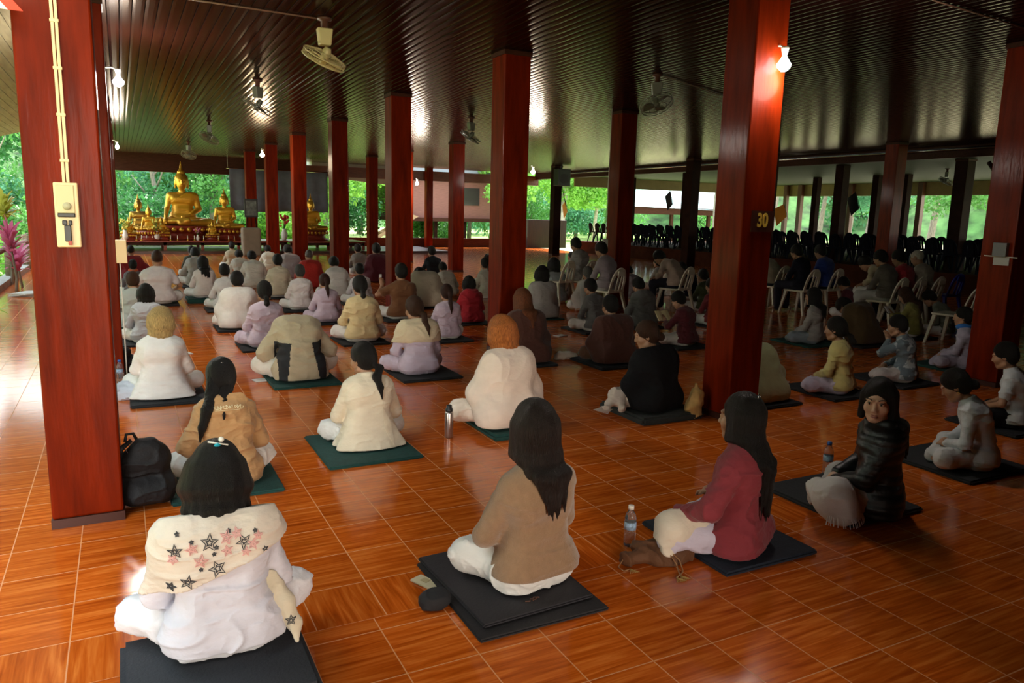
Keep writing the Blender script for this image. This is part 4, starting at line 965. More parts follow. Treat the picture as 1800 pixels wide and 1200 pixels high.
def shelf(x0, x1, y0, y1, z0, z1, label, n=5):
    e = empty('altar_table', ((x0+x1)/2, (y0+y1)/2, z0), label=label, cat='table'); c = (x0+x1)/2; d = (y0+y1)/2
    bm = BM(); BX(bm, x0-c, x1-c, y0-d, y1-d, z1-z0-.06, z1-z0); obj('tabletop', bm, M_red, e, bevel=.01)
    bm = BM(); BX(bm, x0-c+.05, x1-c-.05, y0-d+.03, y0-d+.06, z1-z0-.16, z1-z0-.06); obj('apron', bm, M_beam, e)
    for xx in np.linspace(x0-c+.08, x1-c-.08, n):
        for yy in (y0-d+.08, y1-d-.08): bm = BM(); BX(bm, xx-.05, xx+.05, yy-.05, yy+.05, 0, z1-z0-.06); obj('leg', bm, M_red, e)
    return e
bm = BM(); BX(bm, .55, 12.2, 25.0, 28.6, 0, .09); tag(obj('shrine_platform', bm, mat('platform_wood', (.06,.018,.010), rough=.3)), 'low dark platform under the whole row of shrine tables', 'platform')
shelf(.6, 5.6, 25.6, 27.6, .09, .42, 'long red shrine table carrying the three left golden statues')
shelf(6.1, 9.0, 25.6, 27.6, .09, .42, 'shorter red shrine table carrying the right golden statue', 3)
g_ = gy(323, 400, 26.8); statue(g_[0], 26.8, .42, 1.66, 'large seated golden statue in the centre of the shrine', ped=.30)
g_ = gy(396, 400, 26.6); statue(g_[0], 26.6, .42, 1.06, 'medium golden statue just right of the large one', ped=.40)
g_ = gy(547, 400, 26.8); statue(g_[0], 26.8, .42, 1.02, 'golden statue standing apart at right, against the dark banner', ped=.38)
g_ = gy(245, 400, 26.8); statue(g_[0], 26.8, .42, .92, 'darker golden statue at the left end of the shrine', ped=.34, gold=mat('dark_gold', (.42,.24,.04), rough=.35, metal=.8))
for px, hh, l in ((262,.66,'small golden statue between the left-end one and the large one'),(226,.42,'tiny golden figure at the far left of the shrine'),(283,.45,'tiny golden figure at the left foot of the large statue'),(372,.38,'tiny golden figure at the right foot of the large statue')):
    g_ = gy(px, 400, 26.2); statue(g_[0], 25.95, .42, hh, l, ped=.5)
M_fl = [mat('flower_red', (.55,.03,.03), rough=.6), mat('flower_yellow', (.60,.55,.08), rough=.6), mat('flower_pink', (.60,.15,.25), rough=.6)]
def vase(x, y, z, s, fm, label, n=22, white=True):
    e = empty('flower_vase', (x, y, z), label=label, cat='vase', group='flower vases on the shrine')
    bm = BM(); LATHE(bm, [(.05*s,0),(.09*s,.08*s),(.10*s,.18*s),(.05*s,.30*s),(.07*s,.34*s)], 14); obj('vase', bm, M_white_pl if white else M_gold, e, smooth=True)
    bm = BM(); b2 = BM()
    for i in range(n):
        a = rng.uniform(0,6.28); r_ = rng.uniform(0,.22)*s; zz = (.42+.35*rng.rand())*s; p = (r_*math.cos(a), r_*math.sin(a), zz)
        TUBE(b2, [(0,0,.3*s), (p[0]*.5,p[1]*.5,zz*.8), p], .004*s, 4)
        bmesh.ops.create_icosphere(bm, subdivisions=1, radius=rng.uniform(.03,.05)*s, matrix=Matrix.Translation(p))
    obj('stems', b2, LG[0], e); obj('blossoms', bm, fm, e)
    return e
for px, py, Y, s_, k, l in ((221,418,25.8,1.0,1,'yellow-green flowers in a vase at the left end of the shrine'),(276,418,25.75,.95,1,'yellow-green flowers left of the large golden statue'),(500,425,25.9,1.25,0,'white vase of tall red flowers between the portrait stand and right statue'),(348,420,25.75,.6,2,'small pink flowers before the large golden statue'),(585,420,25.9,.8,0,'dark red flowers right of the right golden statue')):
    g_ = gy(px, py, Y); vase(g_[0], Y, .42 if px != 500 else .45, s_, M_fl[k], l)
shelf(5.62, 6.05, 25.6, 26.4, .09, .45, 'narrow red stand under the red flowers', 2)
for px in (240, 249, 258, 268, 300, 312, 330, 342, 358, 384, 402, 412):
    g_ = gy(px, 420, 25.7); e = empty('offering_candle', (g_[0], 25.70, .42), label='small pale offering candle on the front edge of the shrine table', cat='candle', group='offering candles along the shrine table')
    bm = BM(); LATHE(bm, [(.05,0),(.03,.02),(.012,.03),(.012,.06)], 10); obj('holder', bm, M_gold, e); bm = BM(); LATHE(bm, [(.014,.06),(.012,.17),(.003,.18)], 8); obj('candle', bm, mat('wax', (.75,.70,.5), rough=.4), e)
# portrait on an easel with a cloth-covered box below
g_ = gy(440, 372, 24.2); pt = empty('framed_portrait', (g_[0], 24.02, .0), label='dark framed picture on a tall stand beside the medium golden statue', cat='picture')
bm = BM(); BX(bm, -.22, .22, -.03, .02, 1.30, 1.92); obj('frame', bm, M_black, pt, bevel=.01)
bm = BM(); BX(bm, -.17, .17, -.04, -.028, 1.36, 1.86); obj('picture', bm, mat('print_grey', (.10,.12,.11), rough=.4, noise=.7, nscale=7), pt)
for s in (-1, 1): bm = BM(); TUBE(bm, [(s*.16,0,.94),(s*.13,.02,1.35)], .02, 6); obj('easel_leg', bm, M_post, pt)
bm = BM(); TUBE(bm, [(0,.09,1.0),(0,.03,1.5)], .02, 6); obj('easel_leg', bm, M_post, pt)
g_ = gy(441, 412, 24.0); bm = BM(); BX(bm, -.30, .30, -.24, .24, 0, .95); o = obj('cloth_covered_stand', bm, mat('beige_cloth', (.20,.16,.11), rough=.9, noise=.1), None, bevel=.05); o.location = (g_[0], 24.0, 0); tag(o, 'pale cloth-covered stand below the framed picture', 'stand')
# dark banner hung between the far columns
bn = empty('hanging_banner', (6.2, 27.9, 0), label='wide dark grey cloth banner hanging behind the right part of the shrine', cat='banner')
bm = BM(); nx = 40; zb = 1.47; zt = 3.06; rows = []
for i in range(nx+1):
    xx = -1.85+3.75*i/nx; rows.append([bm.verts.new((xx, .05*math.sin(i*.9)*(.3+.7*(1-j/5)), zb+(zt-zb)*j/5+.02*math.sin(i*.35))) for j in range(6)])
for i in range(nx):
    for j in range(5): bm.faces.new((rows[i][j], rows[i+1][j], rows[i+1][j+1], rows[i][j+1]))
o = obj('cloth', bm, mat('banner_grey', (.15,.16,.20), rough=.85, noise=.15, nscale=4), bn, smooth=True); mo = o.modifiers.new('s', 'SOLIDIFY'); mo.thickness = .006
bm = BM(); TUBE(bm, [(-1.95,0,zt+.02),(1.98,0,zt+.02)], .02, 8); obj('rail', bm, M_steel, bn)
for s in (-1.9, 1.9): bm = BM(); TUBE(bm, [(s,0,zt+.02),(s,0,ZC)], .006, 5); obj('cord', bm, M_white_pl, bn)

# hanging loudspeaker on a bracket
p = gy(988, 312, 23.1); sp = empty('loudspeaker', tuple(p), label='black loudspeaker hanging on a bracket from a far dark column', cat='speaker')
bm = BM(); BX(bm, -.28, .28, -.2, .2, -.33, .33); obj('cabinet', bm, M_black, sp, bevel=.02)
bm = BM(); LATHE(bm, [(.2,0),(.2,.012),(.16,.016)], 20, (0,-.2,-.05), Matrix.Rotation(math.pi/2, 4, 'X')); obj('grille', bm, mat('grille', (.05,.05,.05), rough=.6), sp)
bm = BM(); TUBE(bm, [(0,.1,.33),(0,.1,ZC-p[2])], .02, 6); TUBE(bm, [(0,.0,-.3),(.35,.2,-1.1)], .015, 5); obj('bracket', bm, M_black, sp)

# small flags on far posts
def small_flag(px, py, X, c, label, w_=.5, h_=.42, a=.5):
    p = gx(px, py, X); e = empty('pennant', (p[0]-.08, p[1], p[2]), math.pi/2, label=label, cat='flag', group='small flags on the annex posts')
    bm = BM(); TUBE(bm, [(-.1,0,-.35),(.2,0,.32)], .010, 5); obj('stick', bm, M_beam, e)
    bm = BM(); PRISM(bm, [(.2,.3),(.2+w_*.55,.1),(.05+w_*.45,-h_),(0,-.2)], -.004, .004, 'y'); obj('cloth', bm, c, e)
M_or = mat('flag_orange', (.75,.25,.02), rough=.8); M_bk = mat('flag_black', (.02,.02,.025), rough=.8); M_yl = mat('flag_gold', (.5,.33,.05), rough=.8)
small_flag(1386, 372, 25, M_or, 'orange flag on a thin post just right of the number 30 column', 1.0, .6)
small_flag(1515, 355, 20.6, M_bk, 'black flag left of the tall brown column'); small_flag(1583, 352, 20.6, M_or, 'orange flag right of the tall brown column')
small_flag(1186, 350, 19.0, M_bk, 'dark flag in front of the pale pavilion roof, left one'); small_flag(1226, 350, 19.0, M_bk, 'dark flag in front of the pale pavilion roof, right one'); small_flag(1000, 365, 19, M_yl, 'yellow hanging pennant below the loudspeaker', .5, .5)

# the flag whose corner shows at the top left
M_fr, M_fw, M_fb = mat('flag_red', srgb(215,70,50), rough=.8), mat('flag_white', srgb(235,225,215), rough=.8), mat('flag_blue', srgb(45,60,120), rough=.8)
fl = empty('hanging_flag', (.225, 1.10, 2.57), label='corner of a red, white and blue flag at the top left of the picture', cat='flag')
Mf = Matrix.Rotation(math.radians(50), 4, 'Y')
for i, (mm_, z0, z1, nm) in enumerate(((M_fr,-.045,0,'red_stripe'),(M_fw,-.09,-.045,'white_stripe'),(M_fb,-.18,-.09,'blue_stripe'))):
    bm = BM(); PRISM(bm, [(-.45, z0), (z0*.84, z0), (z1*.84, z1), (-.45, z1)], -.003, .003, 'y', Matrix.Translation((0,0,.01))@Mf); obj(nm, bm, mm_, fl)
bm = BM(); TUBE(bm, [(-.42,.0,.50),(-.05,.11,.50)], .008, 6); obj('stick', bm, M_beam, fl)

# ------------------------------------------------------------------ plastic chairs
def make_chair(name, m_, label, group, slat=.018):
    e = empty(name, (0,0,0), label=label, cat='chair', group=group)
    def arch(t, w_=.20, z0=.42, z1=.84): 
        a = math.pi*t; return Vector((-w_*math.cos(a)*(1-.12*math.sin(a)), 0, z0+(z1-z0)*min(1, (math.sin(a))**.45)))
    lean = lambda p: Vector((p.x, -.20-(p.z-.42)*.26, p.z))
    bm = BM(); N = 18
    for i in range(N):                                    # broad moulded frame of the back
        t0, t1 = i/N, (i+1)/N; a0, a1 = arch(t0), arch(t1); b0, b1 = arch(t0, .145, .42, .755), arch(t1, .145, .42, .755)
        q = [lean(v_) for v_ in (a0, a1, b1, b0)]; n_ = Vector((0, .022, .006))
        v = [bm.verts.new(c) for c in q]+[bm.verts.new(c+n_) for c in q]
        for f in ((0,1,2,3),(7,6,5,4),(0,4,5,1),(1,5,6,2),(2,6,7,3),(3,7,4,0)): bm.faces.new([v[k] for k in f])
    for xs in ((-.045, .045) if slat < .02 else (-.085, 0, .085)):
        PRISM(bm, [(-.213, .45), (-.232, .45), (-.318, .79), (-.299, .79)], xs-slat, xs+slat, 'x')
    PRISM(bm, [(-.285, .70), (-.305, .70), (-.322, .79), (-.300, .79)], -.09, .09, 'x')
    BX(bm, -.2, .2, -.215, -.19, .43, .47)
    bmesh.ops.recalc_face_normals(bm, faces=bm.faces); obj('backrest', bm, m_, e, bevel=.004)
    bm = BM(); PRISM(bm, [(-.21,-.21),(.21,-.21),(.225,.19),(.19,.225),(-.19,.225),(-.225,.19)], .415, .445, 'z'); obj('seat', bm, m_, e, bevel=.01)
    for sx_ in (-1, 1):
        for sy_ in (-1, 1):
            bm = BM(); x0, y0 = sx_*.19, sy_*.19; x1, y1 = sx_*.245, sy_*.26-(.02 if sy_ < 0 else 0)
            q = [(x0-.028,y0),(x0+.028,y0),(x0+.022,y0+sy_*-.05),(x0-.022,y0+sy_*-.05)]; r_ = [(x1-.018,y1),(x1+.018,y1),(x1+.014,y1-sy_*.03),(x1-.014,y1-sy_*.03)]
            A_ = [bm.verts.new((a, b, .42)) for a, b in q]; B_ = [bm.verts.new((a, b, 0)) for a, b in r_]
            bm.faces.new(A_); bm.faces.new(B_[::-1])
            for k in range(4): bm.faces.new((A_[k], B_[k], B_[(k+1) % 4], A_[(k+1) % 4]))
            bmesh.ops.recalc_face_normals(bm, faces=bm.faces); obj('leg', bm, m_, e)
    return e
CH = [(1383,468,'white plastic chair nearest the number 30 column, a cream-backed sitter on it'),(1436,474,'white plastic chair left of the blue-shirted sitter, second from the number 30 column'),(1478,473,'white plastic chair behind the blue-shirted sitter'),
      (1592,489,'white plastic chair under the sitter in olive-grey, right of the tall brown column'),(1624,488,'white plastic chair under the sitter in red'),(1657,487,'white plastic chair under the white-capped sitter'),(1722,507,'empty white plastic chair beside the right edge column'),
      (1004,459,'grey-looking chair far back under the loudspeaker'),(1043,459,'grey-looking chair beside the white-cabled column, left of it'),(1093,472,'pale chair just right of the white-cabled column'),(1215,470,'pale chair at the writing person left of the number 30 column')]
GW = 'white plastic chairs on the right side of the hall'
ch0 = make_chair('plastic_chair', mat('chair_white', (.70,.63,.50), rough=.35), CH[0][2], GW); CHP = []
for i, (px, py, l) in enumerate(CH):
    g_ = gz(px, py, .83); rz = .10 if i < 7 else .3
    fy = Vector((-math.sin(rz), math.cos(rz), 0))*.30; p = (g_[0]+fy.x, g_[1]+fy.y, 0); CHP.append((p, rz))
    if i == 0: ch0.location = p; ch0.rotation_euler = (0,0,rz)
    else: dup(ch0, p, rz, label=l, group=GW)
GD = 'dark plastic chairs lined up along the annex edge'
chd = make_chair('plastic_chair', mat('chair_navy', (.004,.005,.010), rough=.7, spec=.08), 'dark navy plastic chair in the long row on the raised annex floor', GD, slat=.034)
k = 0
for row, x in ((0, 19.35), (1, 20.6), (2, 21.9)):
    for y in np.arange(3.2, 25.6, .50 if row == 0 else .62):
        if any(abs(y-pp[1]) < .45 and abs(x-pp[0]) < .55 for pp in posts): continue
        rz = -math.pi/2+rng.uniform(-.12, .12)
        if k == 0: chd.location = (x, y, ZA); chd.rotation_euler = (0,0,rz)
        else: dup(chd, (x, y, ZA), rz, label='dark navy plastic chair in the long row on the raised annex floor', group=GD)
        k += 1
g_ = gz(1690, 482, .83); cb2 = dup(ch0, (g_[0], g_[1]+.3, 0), .0, label='royal blue plastic chair between the white-capped sitter and the empty white chair', group=GW)
for c in cb2.children:
    for sl in c.material_slots: sl.link = 'OBJECT'; sl.material = mat('chair_blue', (.015,.03,.35), rough=.35)
print('chairs dark', k)

# ------------------------------------------------------------------ the people
WH = (.70,.69,.66); WB = (.60,.63,.68); CR = (.68,.57,.38); CRM = (.72,.62,.46); LAV = (.55,.46,.56); TAN = (.29,.175,.095); BRN = (.10,.038,.015)
GRY = (.13,.125,.12); GB = (.30,.36,.38); MAR = (.16,.012,.022); RED = (.42,.015,.02); BLK = (.006,.006,.007); OL = (.22,.20,.045); YEL = (.55,.46,.17); LG_ = (.46,.44,.44)
HR = .0065; MR = .010
# --- foreground
H1 = person('person with black bobbed hair and a star-patterned scarf, seated nearest at lower left', base=(400,1168), head=772, pose='relaxed', top='shirt', tc_=(.66,.66,.74), leg=(.72,.72,.76), hair='fullbob', res=HR, yaw=-.03, z=.085, seed=1, mod=dict(w=1.10, kw=1.15, tilt=.05, hs=1.2), under=('wrap', (.70,.62,.52)), smax=1.2)
H2 = person('person in a tan sweater with dark shoulder-length hair, seated front centre on a black mat', base=(968,1045), head=702, pose='straight', top='sweater', tc_=TAN, fab='knit', hair='long', hc_=(.016,.010,.008), res=HR, yaw=.12, z=.04, seed=2, mod=dict(w=.95, hs=1.18, arms='lap', yaw=-.15, tilt=-.04, kw=.78))
H3 = person('person in a maroon jacket with very long black hair, seated right of the water bottle', base=(1338,972), head=690, pose='straight', top='jacket', tc_=(.22,.022,.032), leg=(.55,.50,.60), hair='verylong', res=HR, yaw=.45, z=.03, seed=3, mod=dict(w=1.02, arms='knee', kw=1.15))
H4 = person('person in a black puffer jacket and dark hair looking back toward the camera', base=(1580,904), head=664, pose='straight', top='puffer', tc_=BLK, fab='puffer', leg=(.40,.38,.36), hair='long', res=.0065, yaw=.62, z=.03, seed=4, mod=dict(w=1.05, arms='lap', yaw=1.42, twist=.35, a=(-.02,.05,.14,.20,.12), kw=1.1), skin=SKIN_L)
H5 = person('person in a loose white shirt leaning forward with an ear-ring, at the right', base=(1752,824), head=650, pose='slump', top='shirt', tc_=(.46,.48,.50), leg=(.50,.50,.50), hair='bun', res=MR, yaw=.55, z=.03, seed=5, mod=dict(w=1.1, kw=1.1, a=(.05,.28,.52,.62,.55)))
H6 = person('person in a white T-shirt cut off by the right edge, with black trousers', base=(1808,752), head=640, pose='relaxed', top='tee', tc_=(.50,.52,.54), leg=(.012,.012,.014), hair='short', res=MR, yaw=.4, z=.03, seed=6)
H7 = person('person in a caramel hoodie with embroidered cream lettering on the hood', base=(408,858), head=628, pose='relaxed', top='hoodie', tc_=(.42,.235,.095), leg=(.70,.69,.66), hair='short', res=HR, yaw=.05, z=.025, seed=7, mod=dict(w=.9, a=(0,.12,.30,.40,.30)))
H8 = person('person with a long black ponytail and a cream fringed shawl on a green mat', base=(656,790), head=600, pose='relaxed', top='coat', tc_=CRM, hair='sidetail', res=HR, yaw=-.05, z=.025, seed=8, mod=dict(w=.98, yaw=.55, a=(-.02,.10,.26,.34,.20)))
H9 = person('ginger-haired person in a pale cream shawl beside the steel flask', base=(912,752), head=553, pose='relaxed', top='shawl', tc_=(.72,.60,.50), leg=(.72,.62,.52), hair='bob', hc_=HG, res=HR, yaw=.10, z=.055, seed=9, mod=dict(w=.86, yaw=.35, a=(0,.12,.30,.36,.25), kw=1.15))
H10 = person('person wrapped in a black shawl on a thick dark cushion left of number 30', base=(1172,722), head=563, pose='relaxed', top='shawl', tc_=BLK, leg=(.55,.50,.42), hair='bun', hc_=HBR, res=MR, yaw=.25, z=.07, seed=10, mod=dict(w=1.18, yaw=.75))
H11 = person('blonde person in a white flared coat right behind the big left column', base=(286,702), head=538, pose='upright', top='coat', tc_=(.76,.72,.68), hair='bob', hc_=HBL, res=MR, yaw=-.1, z=.03, seed=11, mod=dict(w=.92, yaw=-.95))
H12 = person('person in a beige and black jacket bending the head down out of sight', base=(534,672), head=563, pose='bowed', top='hoodie', tc_=(.46,.38,.25), leg=(.70,.66,.58), hair='short', res=MR, yaw=-.02, z=.025, seed=12, mod=dict(w=.92, a=(.12,.55,1.1,1.9,2.2)), smin=.7, smax=1.15)
H13 = person('ponytailed person with a short cream shawl over a lavender dress', base=(744,660), head=520, pose='relaxed', top='capelet', tc_=CR, leg=LAV, hair='sidetail', hc_=HBR, res=MR, yaw=0, z=.03, seed=13, under=('shirt', LAV), mod=dict(w=1.0, yaw=.2))
# --- middle rows
def pp(label, base=None, head=None, **k): return person(label, base, head, **k)
pp('person in lavender with black hair tied in a low tail, fourth row at left', (472,612), 493, pose='upright', tc_=LAV, hair='lowtail', res=MR, seed=2, z=.025, leg=LAV)
pp('person in pale grey-blue with bobbed black hair behind the blonde person', (262,603), 502, pose='relaxed', tc_=(.42,.45,.50), hair='bob', res=MR, seed=1, z=.025)
pp('person in a grey-green wrap beside the small cream box', (239,577), 477, pose='relaxed', tc_=(.36,.40,.38), hair='short', hc_=HBR, seed=2, z=.025)
pp('tall broad person in a white T-shirt at the left, head above the others', (281,535), 438, pose='straight', top='tee', tc_=(.66,.62,.62), hair='shaved', hc_=HBR, seed=1, mod=dict(w=1.18), z=.03, smax=1.2)
pp('person in dark grey with an orange scarf at the far left', (237,520), 456, pose='relaxed', tc_=(.16,.15,.17), hair='short', seed=1, z=.025, smin=.7)
pp('person in a deep red robe at the far left near the shrine', (233,492), 430, pose='straight', top='robe', tc_=(.22,.01,.02), leg=(.2,.01,.02), hair='shaved', z=.025)
pp('person in dark olive green in the front row below the large golden statue', (340,486), 432, pose='relaxed', tc_=(.05,.06,.035), seed=3, hair='short', z=.025)
pp('person in pale grey, partly behind the long loose black hair', (349,503), 436, pose='slump', tc_=(.42,.41,.38), seed=2, hair='short', z=.025)
pp('person with long loose black hair in white on a dark brown cushion', (364,524), 449, pose='relaxed', tc_=(.68,.62,.58), hair='long', seed=3, z=.08, yaw=.1)
pp('person in white, narrow back turned, left of the white-shawled one', (400,545), 463, pose='relaxed', tc_=(.72,.71,.70), seed=1, hair='short', z=.025, mod=dict(w=.9))
pp('person in a white embroidered shawl with short black hair, fifth row at left', (424,578), 476, pose='relaxed', top='shawl', tc_=(.74,.72,.68), seed=1, hair='short', z=.03)
pp('person in faded beige in the front row right of the large golden statue', (410,472), 424, pose='upright', tc_=(.40,.36,.25), seed=1, hair='short')
pp('person in crumpled white, head bent, behind the beige one', (426,496), 440, pose='slump', tc_=(.66,.63,.56), seed=2, hair='short')
pp('person in plain white, broad back, in line with the portrait stand', (450,507), 442, pose='slump', tc_=(.66,.62,.54), seed=1, hair='short', mod=dict(w=1.08))
pp('person in pale cream behind the lavender one, long plain back', (494,523), 446, pose='relaxed', tc_=(.64,.57,.42), seed=3, hair='short', z=.02)
pp('person in white in the front row right of the portrait stand', (476,478), 432, pose='slump', tc_=(.60,.60,.52), seed=3, hair='short')
pp('person in grey-lilac, round back, left of the red-robed one', (514,492), 431, pose='slump', tc_=(.40,.36,.38), seed=2, hair='short', mod=dict(w=1.1))
pp('shaven-headed person in a bright red robe at the front', (549,506), 438, pose='relaxed', top='robe', tc_=(.46,.02,.012), leg=(.4,.02,.02), hair='shaved', hc_=HGR)
pp('grey-haired person in a white long-sleeved shirt, centre left', (532,545), 464, pose='upright', tc_=(.68,.64,.63), seed=2, hair='short', hc_=(.05,.048,.045), z=.03)
pp('person in lavender with a long brown ponytail, centre left', (578,567), 482, pose='relaxed', tc_=LAV, hair='ponytail', hc_=(.035,.012,.008), seed=1, z=.03, leg=LAV)
pp('person in white with hunched shoulders behind the lavender ponytail', (598,525), 452, pose='slump', tc_=(.64,.60,.56), seed=3, hair='short')
pp('person in a white collared shirt right of the hunched white one', (637,535), 462, pose='upright', tc_=(.62,.60,.62), seed=1, hair='short', z=.02)
pp('person in pale yellow with a low black ponytail on a dark mat', (642,602), 484, pose='relaxed', top='shirt', tc_=(.70,.56,.30), hair='lowtail', seed=2, res=MR, z=.03, yaw=-.05)
pp('person in grey in the front row near the garden opening', (634,484), 428, pose='relaxed', tc_=(.22,.21,.20), seed=1, hair='short')
pp('person in a dark maroon robe in the front row by the bright-edged column', (668,496), 427, pose='relaxed', top='robe', tc_=(.10,.008,.02), leg=(.1,.008,.02), hair='short')
pp('person in a brown vest with white sleeves raising the left hand', (712,562), 462, pose='upright', top='tee', tc_=(.16,.065,.022), seed=1, hair='short', z=.03, mod=dict(armsL='raise', w=1.08), skin=SKIN)
pp('person in off-white bent so far the head is hidden, beside the brown vest', (758,540), 478, pose='bowed', top='shawl', tc_=(.60,.52,.38), seed=1, hair='short', z=.02, smin=.7, smax=1.15)
pp('person in white behind the fully bent one', (791,522), 462, pose='slump', tc_=(.56,.52,.44), seed=2, hair='short')
pp('person in lilac with a very long brown ponytail, centre', (792,597), 505, pose='upright', tc_=(.54,.44,.54), hair='ponytail', hc_=(.035,.012,.008), seed=2, res=MR, z=.03)
pp('person in a bright red jacket with a dark hood, left of the thick middle column', (834,568), 486, pose='relaxed', top='hoodie', tc_=(.38,.008,.02), seed=1, hair='bob', z=.02)
pp('person in cream with a dark ponytail beside the thick middle column', (862,525), 452, pose='relaxed', tc_=(.52,.48,.38), hair='lowtail', seed=1)
pp('person in white mostly hidden by the thick middle column on its left', (864,503), 446, pose='relaxed', tc_=(.5,.47,.4), hair='short', seed=2)
pp('auburn-haired person wrapped in dark brown behind the ginger one', (935,640), 506, pose='relaxed', top='shawl', tc_=(.07,.020,.010), leg=BRN, hair='long', hc_=HA, seed=2, res=MR, z=.03)
pp('person in a grey-blue wrap and pale pink shawl right of the thick middle column', (960,560), 466, pose='upright', top='shawl', tc_=(.38,.36,.34), hair='bob', seed=2, z=.02)
pp('person in blue-grey partly behind the pink-shawled one', (984,534), 452, pose='relaxed', tc_=(.25,.27,.28), hair='bob', seed=1)
pp('person in a white T-shirt seen from the side under the loudspeaker', (1014,496), 442, pose='upright', top='tee', tc_=(.46,.42,.42), hair='short', seed=1, yaw=.6)
pp('person in a draped white shawl with grey hair, right of centre', (1044,548), 468, pose='relaxed', top='shawl', tc_=(.46,.41,.36), hair='short', hc_=HGR, seed=3)
pp('person in a dark grey jacket and white trousers, right of centre', (1057,582), 489, pose='slump', tc_=(.10,.095,.09), leg=(.55,.50,.45), hair='short', seed=1, z=.03, yaw=.2, res=MR, mod=dict(a=(.02,.18,.35,.45,.35)))
pp('person in a heavy dark brown robe beside a white bag, right of centre', (1090,640), 518, pose='relaxed', top='robe', tc_=(.065,.016,.008), leg=BRN, hair='short', seed=2, res=MR, z=.04, mod=dict(w=1.25), smax=1.15)
pp('person in a dark grey hoodie with neck bent, left of the open book', (1140,575), 488, pose='slump', top='hoodie', tc_=(.11,.11,.10), seed=2, hair='short', z=.02, mod=dict(w=1.1, a=(0,.2,.45,.6,.6)), smax=1.15)
pp('person in maroon reading an open book, left of the number 30 column', (1220,608), 512, pose='read', top='shirt', tc_=(.10,.008,.014), leg=(.60,.53,.46), seed=2, hair='short', z=.03, yaw=.35, res=MR)
pp('person in dusky pink-white behind the white-cabled column', (1122,526), 468, pose='slump', tc_=(.34,.29,.31), hair='short', seed=1)
pp('person in off-white with a dark bun, seen between two columns', (1164,510), 452, pose='upright', tc_=(.36,.34,.29), hair='bun', seed=1, yaw=.3)
pp('person in bright white leaning forward before the dark blue one', (1190,520), 466, pose='slump', tc_=(.50,.46,.38), hair='short', seed=2, yaw=.2)
pp('person in dark navy bending down left of the number 30 column', (1224,525), 462, pose='slump', tc_=(.010,.012,.03), hair='short', seed=3, yaw=.2)
pp('person in olive green just left of the number 30 column', (1248,548), 472, pose='relaxed', tc_=(.05,.06,.02), hair='short', seed=1)
pp('person in wine red half hidden by the number 30 column', (1264,572), 488, pose='relaxed', tc_=(.14,.008,.012), hair='short', seed=3, z=.02)
# --- right part
pp('person in greyish white with long hair leaning, right of the number 30 column', (1445,604), 505, pose='upright', tc_=(.30,.27,.25), leg=(.22,.25,.28), hair='long', seed=1, yaw=.45, res=MR, z=.03)
pp('person in a yellow shirt with a black ponytail and lavender trousers', (1498,692), 556, pose='upright', top='shirt', tc_=(.50,.42,.15), leg=(.52,.47,.58), hair='lowtail', seed=2, yaw=.45, res=MR, z=.03, mod=dict(kw=1.15, a=(0,.10,.24,.30,.15)))
pp('person in a brown-olive wrap with no head visible, beside the tall brown column', (1534,606), 532, pose='bowed', top='shawl', tc_=(.09,.05,.015), seed=2, z=.03, hair='short', smin=.75, smax=1.2)
pp('person in dark maroon with a dark cap of hair, under the tall brown column', (1512,560), 488, pose='slump', tc_=(.07,.006,.015), hair='short', seed=1)
pp('person in olive green with long hair holding a white paper', (1620,592), 505, pose='read', tc_=(.20,.18,.04), hair='long', hc_=HBR, seed=1, yaw=.4, z=.03, res=MR)
pp('person in a blue-grey patterned shirt resting the chin on a hand', (1610,672), 556, pose='relaxed', top='shirt', tc_=(.13,.165,.19), leg=(.56,.50,.48), hair='short', seed=1, yaw=.5, res=MR, z=.03, mod=dict(armsL='face', w=1.12, kw=1.15))
pp('person in pale lavender with a bright blue scarf', (1710,648), 545, pose='upright', tc_=(.36,.32,.40), leg=(.36,.32,.40), hair='short', seed=2, yaw=.5, res=MR, z=.03, mod=dict(kw=1.15))
pp('person in dull green-grey bending behind the blue scarf', (1676,590), 512, pose='slump', tc_=(.14,.15,.11), hair='short', seed=2, yaw=.4)
pp('person in pale green almost hidden behind the number 30 column', (1358,708), 600, pose='bowed', top='shawl', tc_=(.34,.34,.17), hair='short', seed=1, z=.03, smin=.7, smax=1.2)
pp('person in reddish brown sitting low between the chairs', (1636,566), 500, pose='relaxed', tc_=(.24,.12,.07), hair='short', seed=3)
# sitters on the chairs
SIT = [(0,(.34,.28,.19),'cream-backed person on the chair nearest the number 30 column'),(1,(.012,.012,.02),'person in near black on the chair left of the blue shirt'),(2,(.012,.035,.20),'person in a royal blue shirt with a white collar on a white chair'),
       (3,(.11,.09,.07),'person in olive-grey with a white collar on a white chair'),(4,(.34,.012,.02),'person in a red top and pink collar on a white chair'),(5,(.34,.29,.22),'white-capped person on a white chair near the blue one'),
       (8,(.28,.26,.25),'person in white leaning on a chair left of the white-cabled column'),(9,(.26,.21,.23),'person in pinkish grey on a chair right of the white-cabled column'),(10,(.36,.26,.20),'person in cream bent over writing on a chair')]
for i, c, l in SIT:
    p, rz = CHP[i]; fy = Vector((-math.sin(rz), math.cos(rz), 0))*(-.02)
    person(l, base=(0,0), pose='chairbent' if i in (10, 0) else 'chair', tc_=c, leg=(.4,.38,.36) if i in (8,9,3) else (.02,.02,.03), hair='short' if i != 5 else 'shaved', hc_=HB if i != 5 else (.5,.46,.38), scale=.98, pc=(p[0]+fy.x, p[1]+fy.y), z=.446, yaw=rz, seed=i % 3, group='people sitting on chairs')
ph_ = person('cream hunched person on a chair just left of the tall brown column', head=(1512,452), base=None, pose='chairbent', tc_=(.38,.31,.19), hair='short', z=.446, scale=1.0, yaw=.2, seed=1)
